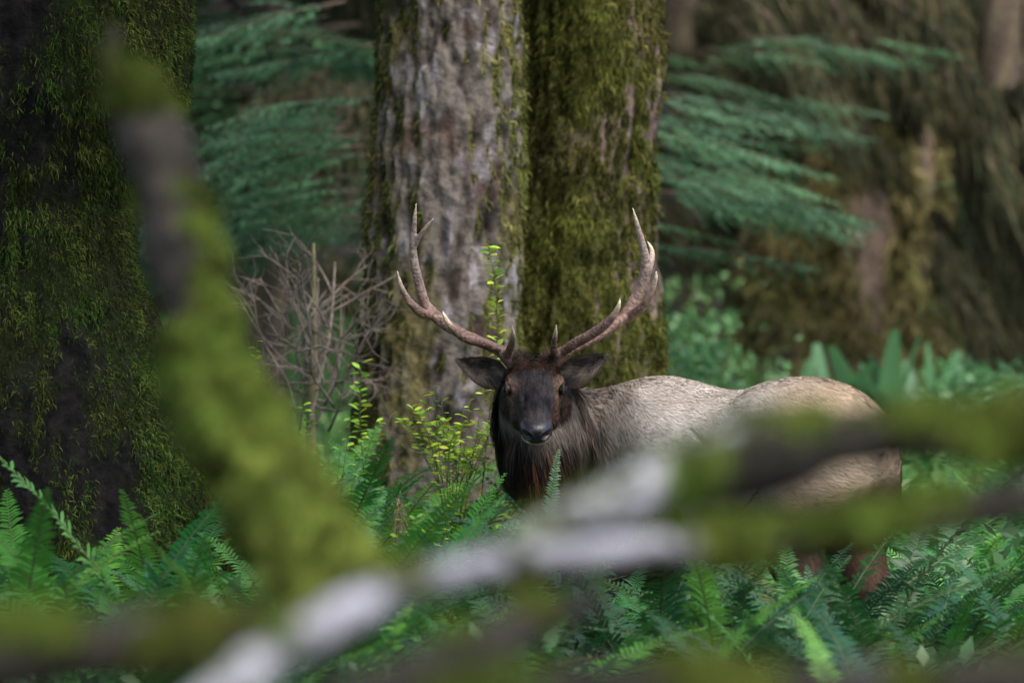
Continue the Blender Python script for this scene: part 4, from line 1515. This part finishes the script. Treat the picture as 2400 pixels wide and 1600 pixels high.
shrub('berry_bush', 'bright yellow-green small-leaved bush left of the elk face', 'bush', st, 24, .034, P(1065, 585 + FPX * 1.9 / 21.3, 21.3))
shrub('berry_sprig', 'upright lime sprig before the foot of the pale trunk', 'sprig',
      [[(862, 1200, 22.6), (848, 1050, 22.6), (843, 960, 22.6), (846, 852, 22.6)]], 34, .045, P(865, 585 + FPX * 1.9 / 22.6, 22.6), palette=(1, 1, 2))
st = []
for k in range(9):
    tx = 700 + k * 26 + random.uniform(-12, 12)
    ty = random.uniform(960, 1080)
    st.append([(780 + k * 5, 1400, 22.2), (770 + (tx - 770) * .5, 1200, 22.2), (tx, ty, 22.2)])
shrub('berry_bush', 'low lime leafy bush among ferns right of the leaning snag', 'bush', st, 20, .034, P(790, 585 + FPX * 1.9 / 22.2, 22.2), palette=(1, 2, 3))
st = [[(620, 1250, 21.5), (612, 1000, 21.5), (598, 880, 21.5), (602, 800, 21.5)], [(640, 1250, 21.5), (690, 1080, 21.5), (726, 990, 21.5), (708, 950, 21.5)]]
shrub('berry_sprig', 'small leafy sprig peeking out right of the leaning snag', 'sprig', st, 16, .034, P(640, 585 + FPX * 1.9 / 21.5, 21.5), palette=(1, 3))
st = []
for k in range(8):
    tx = 940 + k * 34 + random.uniform(-15, 15)
    st.append([(1000 + k * 20, 1420, 19.3), (tx, 1290, 19.3), (tx + 12, random.uniform(1180, 1250), 19.3)])
shrub('seedling_clump', 'fresh green leafy seedlings in the ferns below the bush', 'seedling', st, 16, .034, P(1080, 585 + FPX * 1.9 / 19.3, 19.3), palette=(1, 3, 3))

# single frond standing up before the chest of the elk
t = thing('fern_shoot', P(1232, 585 + FPX * 1.9 / 20.2, 20.2), 'single upright fern frond before the dark chest of the elk', 'fern')
o = put(frond_mesh(.62, 991, .12, (.04, .125, .035), .6), 'frond', t, P(1228, 1440, 20.2), math.radians(100), -.02, .3, 1.0)


# hanging dry moss on a dead stalk
def moss_stalk():
    base = P(930, 585 + FPX * 1.9 / 20.6, 20.6)
    t = thing('dead_stalk', base, 'dead stalk with a beige tuft of dry moss among the ferns', 'stalk')
    pts = np.array([P(930, 1600, 20.6), P(926, 1350, 20.6), P(934, 1200, 20.6), P(938, 1150, 20.6)])
    V, F, T, Nn = tube(pts, (.005, .004, .003, .002), 6, 6)
    link('stem', mk_mesh('stem', V - base, F, np.tile((.12, .09, .06), (len(V), 1)), M_twig), t)
    n = 260
    u = rng.random(n)
    p = P(936, 1160, 20.6) + np.column_stack([rng.normal(size=n) * .006, rng.normal(size=n) * .006, -u * .11])
    d0 = unit(np.column_stack([rng.normal(size=n) * .4, rng.normal(size=n) * .4, -np.ones(n)]))
    cc = mixc((.12, .10, .05), (.28, .24, .13), rng.random(n))
    v, f, c, nr = strands(p, np.tile((0, -1., 0), (n, 1)), d0, unit(d0 + np.array([0, 0, -1.])), .03 + .06 * rng.random(n), .0025, cc, cc, .8)
    link('moss', mk_mesh('moss', v - base, f, c, M_moss), t, kind='stuff')


moss_stalk()


# ------------------------------------------------------------------ dead branching twigs left of the pale trunk
def twig_tree(p, d, L, r, depth, g, out):
    n = 4
    pts = [np.asarray(p, float)]
    d = unit(d)
    for k in range(n):
        d = unit(d + g.normal(size=3) * .16 + np.array([0, 0, .02]))
        pts.append(pts[-1] + d * L / n)
    pts = np.array(pts)
    out.append(tube(pts, np.linspace(r, r * .45, n + 1), 6, 3)[:2])
    if depth == 0:
        return
    for k in range(5 if depth > 1 else 4):
        u = g.uniform(.2, .95)
        q = np.array([np.interp(u * n, range(n + 1), pts[:, a]) for a in range(3)])
        twig_tree(q, d + g.normal(size=3) * np.array([.8, .5, .6]), L * g.uniform(.35, .6), r * .5, depth - 1, g, out)


def dead_top():
    base = P(720, 585 + FPX * 1.9 / 24.2, 24.2)
    t = thing('dead_sapling', base, 'grey leafless tangle of dead branches left of the pale trunk', 'sapling')
    g = np.random.default_rng(5)
    starts = [(725, 1000, 735, 580), (700, 1010, 640, 640), (740, 1000, 830, 640), (690, 960, 600, 700), (760, 950, 860, 740), (715, 900, 660, 600), (730, 880, 780, 600), (650, 1020, 590, 840),
              (770, 1010, 850, 860), (700, 1050, 620, 930), (760, 900, 700, 660), (680, 860, 610, 660)]
    for _ in range(12):
        x0 = g.uniform(640, 800)
        y0 = g.uniform(700, 1000)
        starts.append((x0, y0, x0 + g.choice([-1, 1]) * g.uniform(90, 190), y0 - g.uniform(-20, 160)))
    for k, (x0, y0, x1, y1) in enumerate(starts):
        a, b = P(x0, y0, 24.2 + g.uniform(-.2, .2)), P(x1, y1, 24.2 + g.uniform(-.5, .3))
        out = []
        twig_tree(a - base, b - a, np.linalg.norm(b - a) * .92, .012 if k == 0 else .0062, 2, g, out)
        V, F = merge(out)
        kk = fbm(V * 9, 2)
        C = mixc((.075, .06, .05), (.17, .14, .115), np.clip(.5 + kk, 0, 1))
        link('branch', mk_mesh('branch', V, F, C, M_twig), t)
    V, F, T, Nn = tube(np.array([(0, 0, -.05), (0.01, 0, .6), P(728, 1000, 24.2) - base, P(735, 800, 24.2) - base, P(735, 570, 24.2) - base]), (.03, .028, .022, .018, .006), 8, 6)
    link('stem', mk_mesh('stem', V, F, np.tile((.11, .10, .05), (len(V), 1)), M_twig), t)


dead_top()


# ------------------------------------------------------------------ broad upright leaves behind the back of the elk
def lance(L, W, bend, seed):
    ts = np.linspace(0, 1, 10)
    wd = W * np.sin(np.clip(ts * .9 + .06, 0, 1) ** 1.2 * math.pi) ** .8 + .01
    x = bend * L * ts ** 2
    z = L * (ts - .25 * bend * ts ** 2)
    us = np.array([-1, -.5, 0, .5, 1])
    V = np.array([[(x[i] + .25 * wd[i] * abs(u), wd[i] * u, z[i]) for u in us] for i in range(10)]).reshape(-1, 3)
    idx = np.arange(50).reshape(10, 5)
    F = np.stack([idx[:-1, :-1], idx[:-1, 1:], idx[1:, 1:], idx[1:, :-1]], -1).reshape(-1, 4)
    C = np.tile((.06, .16, .06), (50, 1))
    return mk_mesh('leaf', V, F, C, M_leaf)


lances = [lance(1.0, .062, b, 0) for b in (.15, .3, .45)]
for px, d, h, lab in ((1905, 37, 1.05, 'broad-leaved plant behind the dip in the back of the elk'), (2075, 37, 1.1, 'broad-leaved plant behind the rump of the elk'),
                      (2180, 39, 1.0, 'broad-leaved plant at the right foot of the broad trunk'), (1800, 40, .6, 'low broad-leaved plant at the left foot of the broad trunk')):
    pos = P(px, 585 + FPX * 1.9 / d, d)
    t = thing('broad_leaf_plant', pos, lab, 'plant', 'broad-leaved plants behind the elk')
    for k in range(10):
        put(random.choice(lances), 'leaf', t, (pos[0] + random.uniform(-.12, .12), pos[1] + random.uniform(-.1, .1), pos[2] + .25), random.uniform(0, 6.28), random.uniform(-.15, .3), 0, h * random.uniform(.7, 1.1))
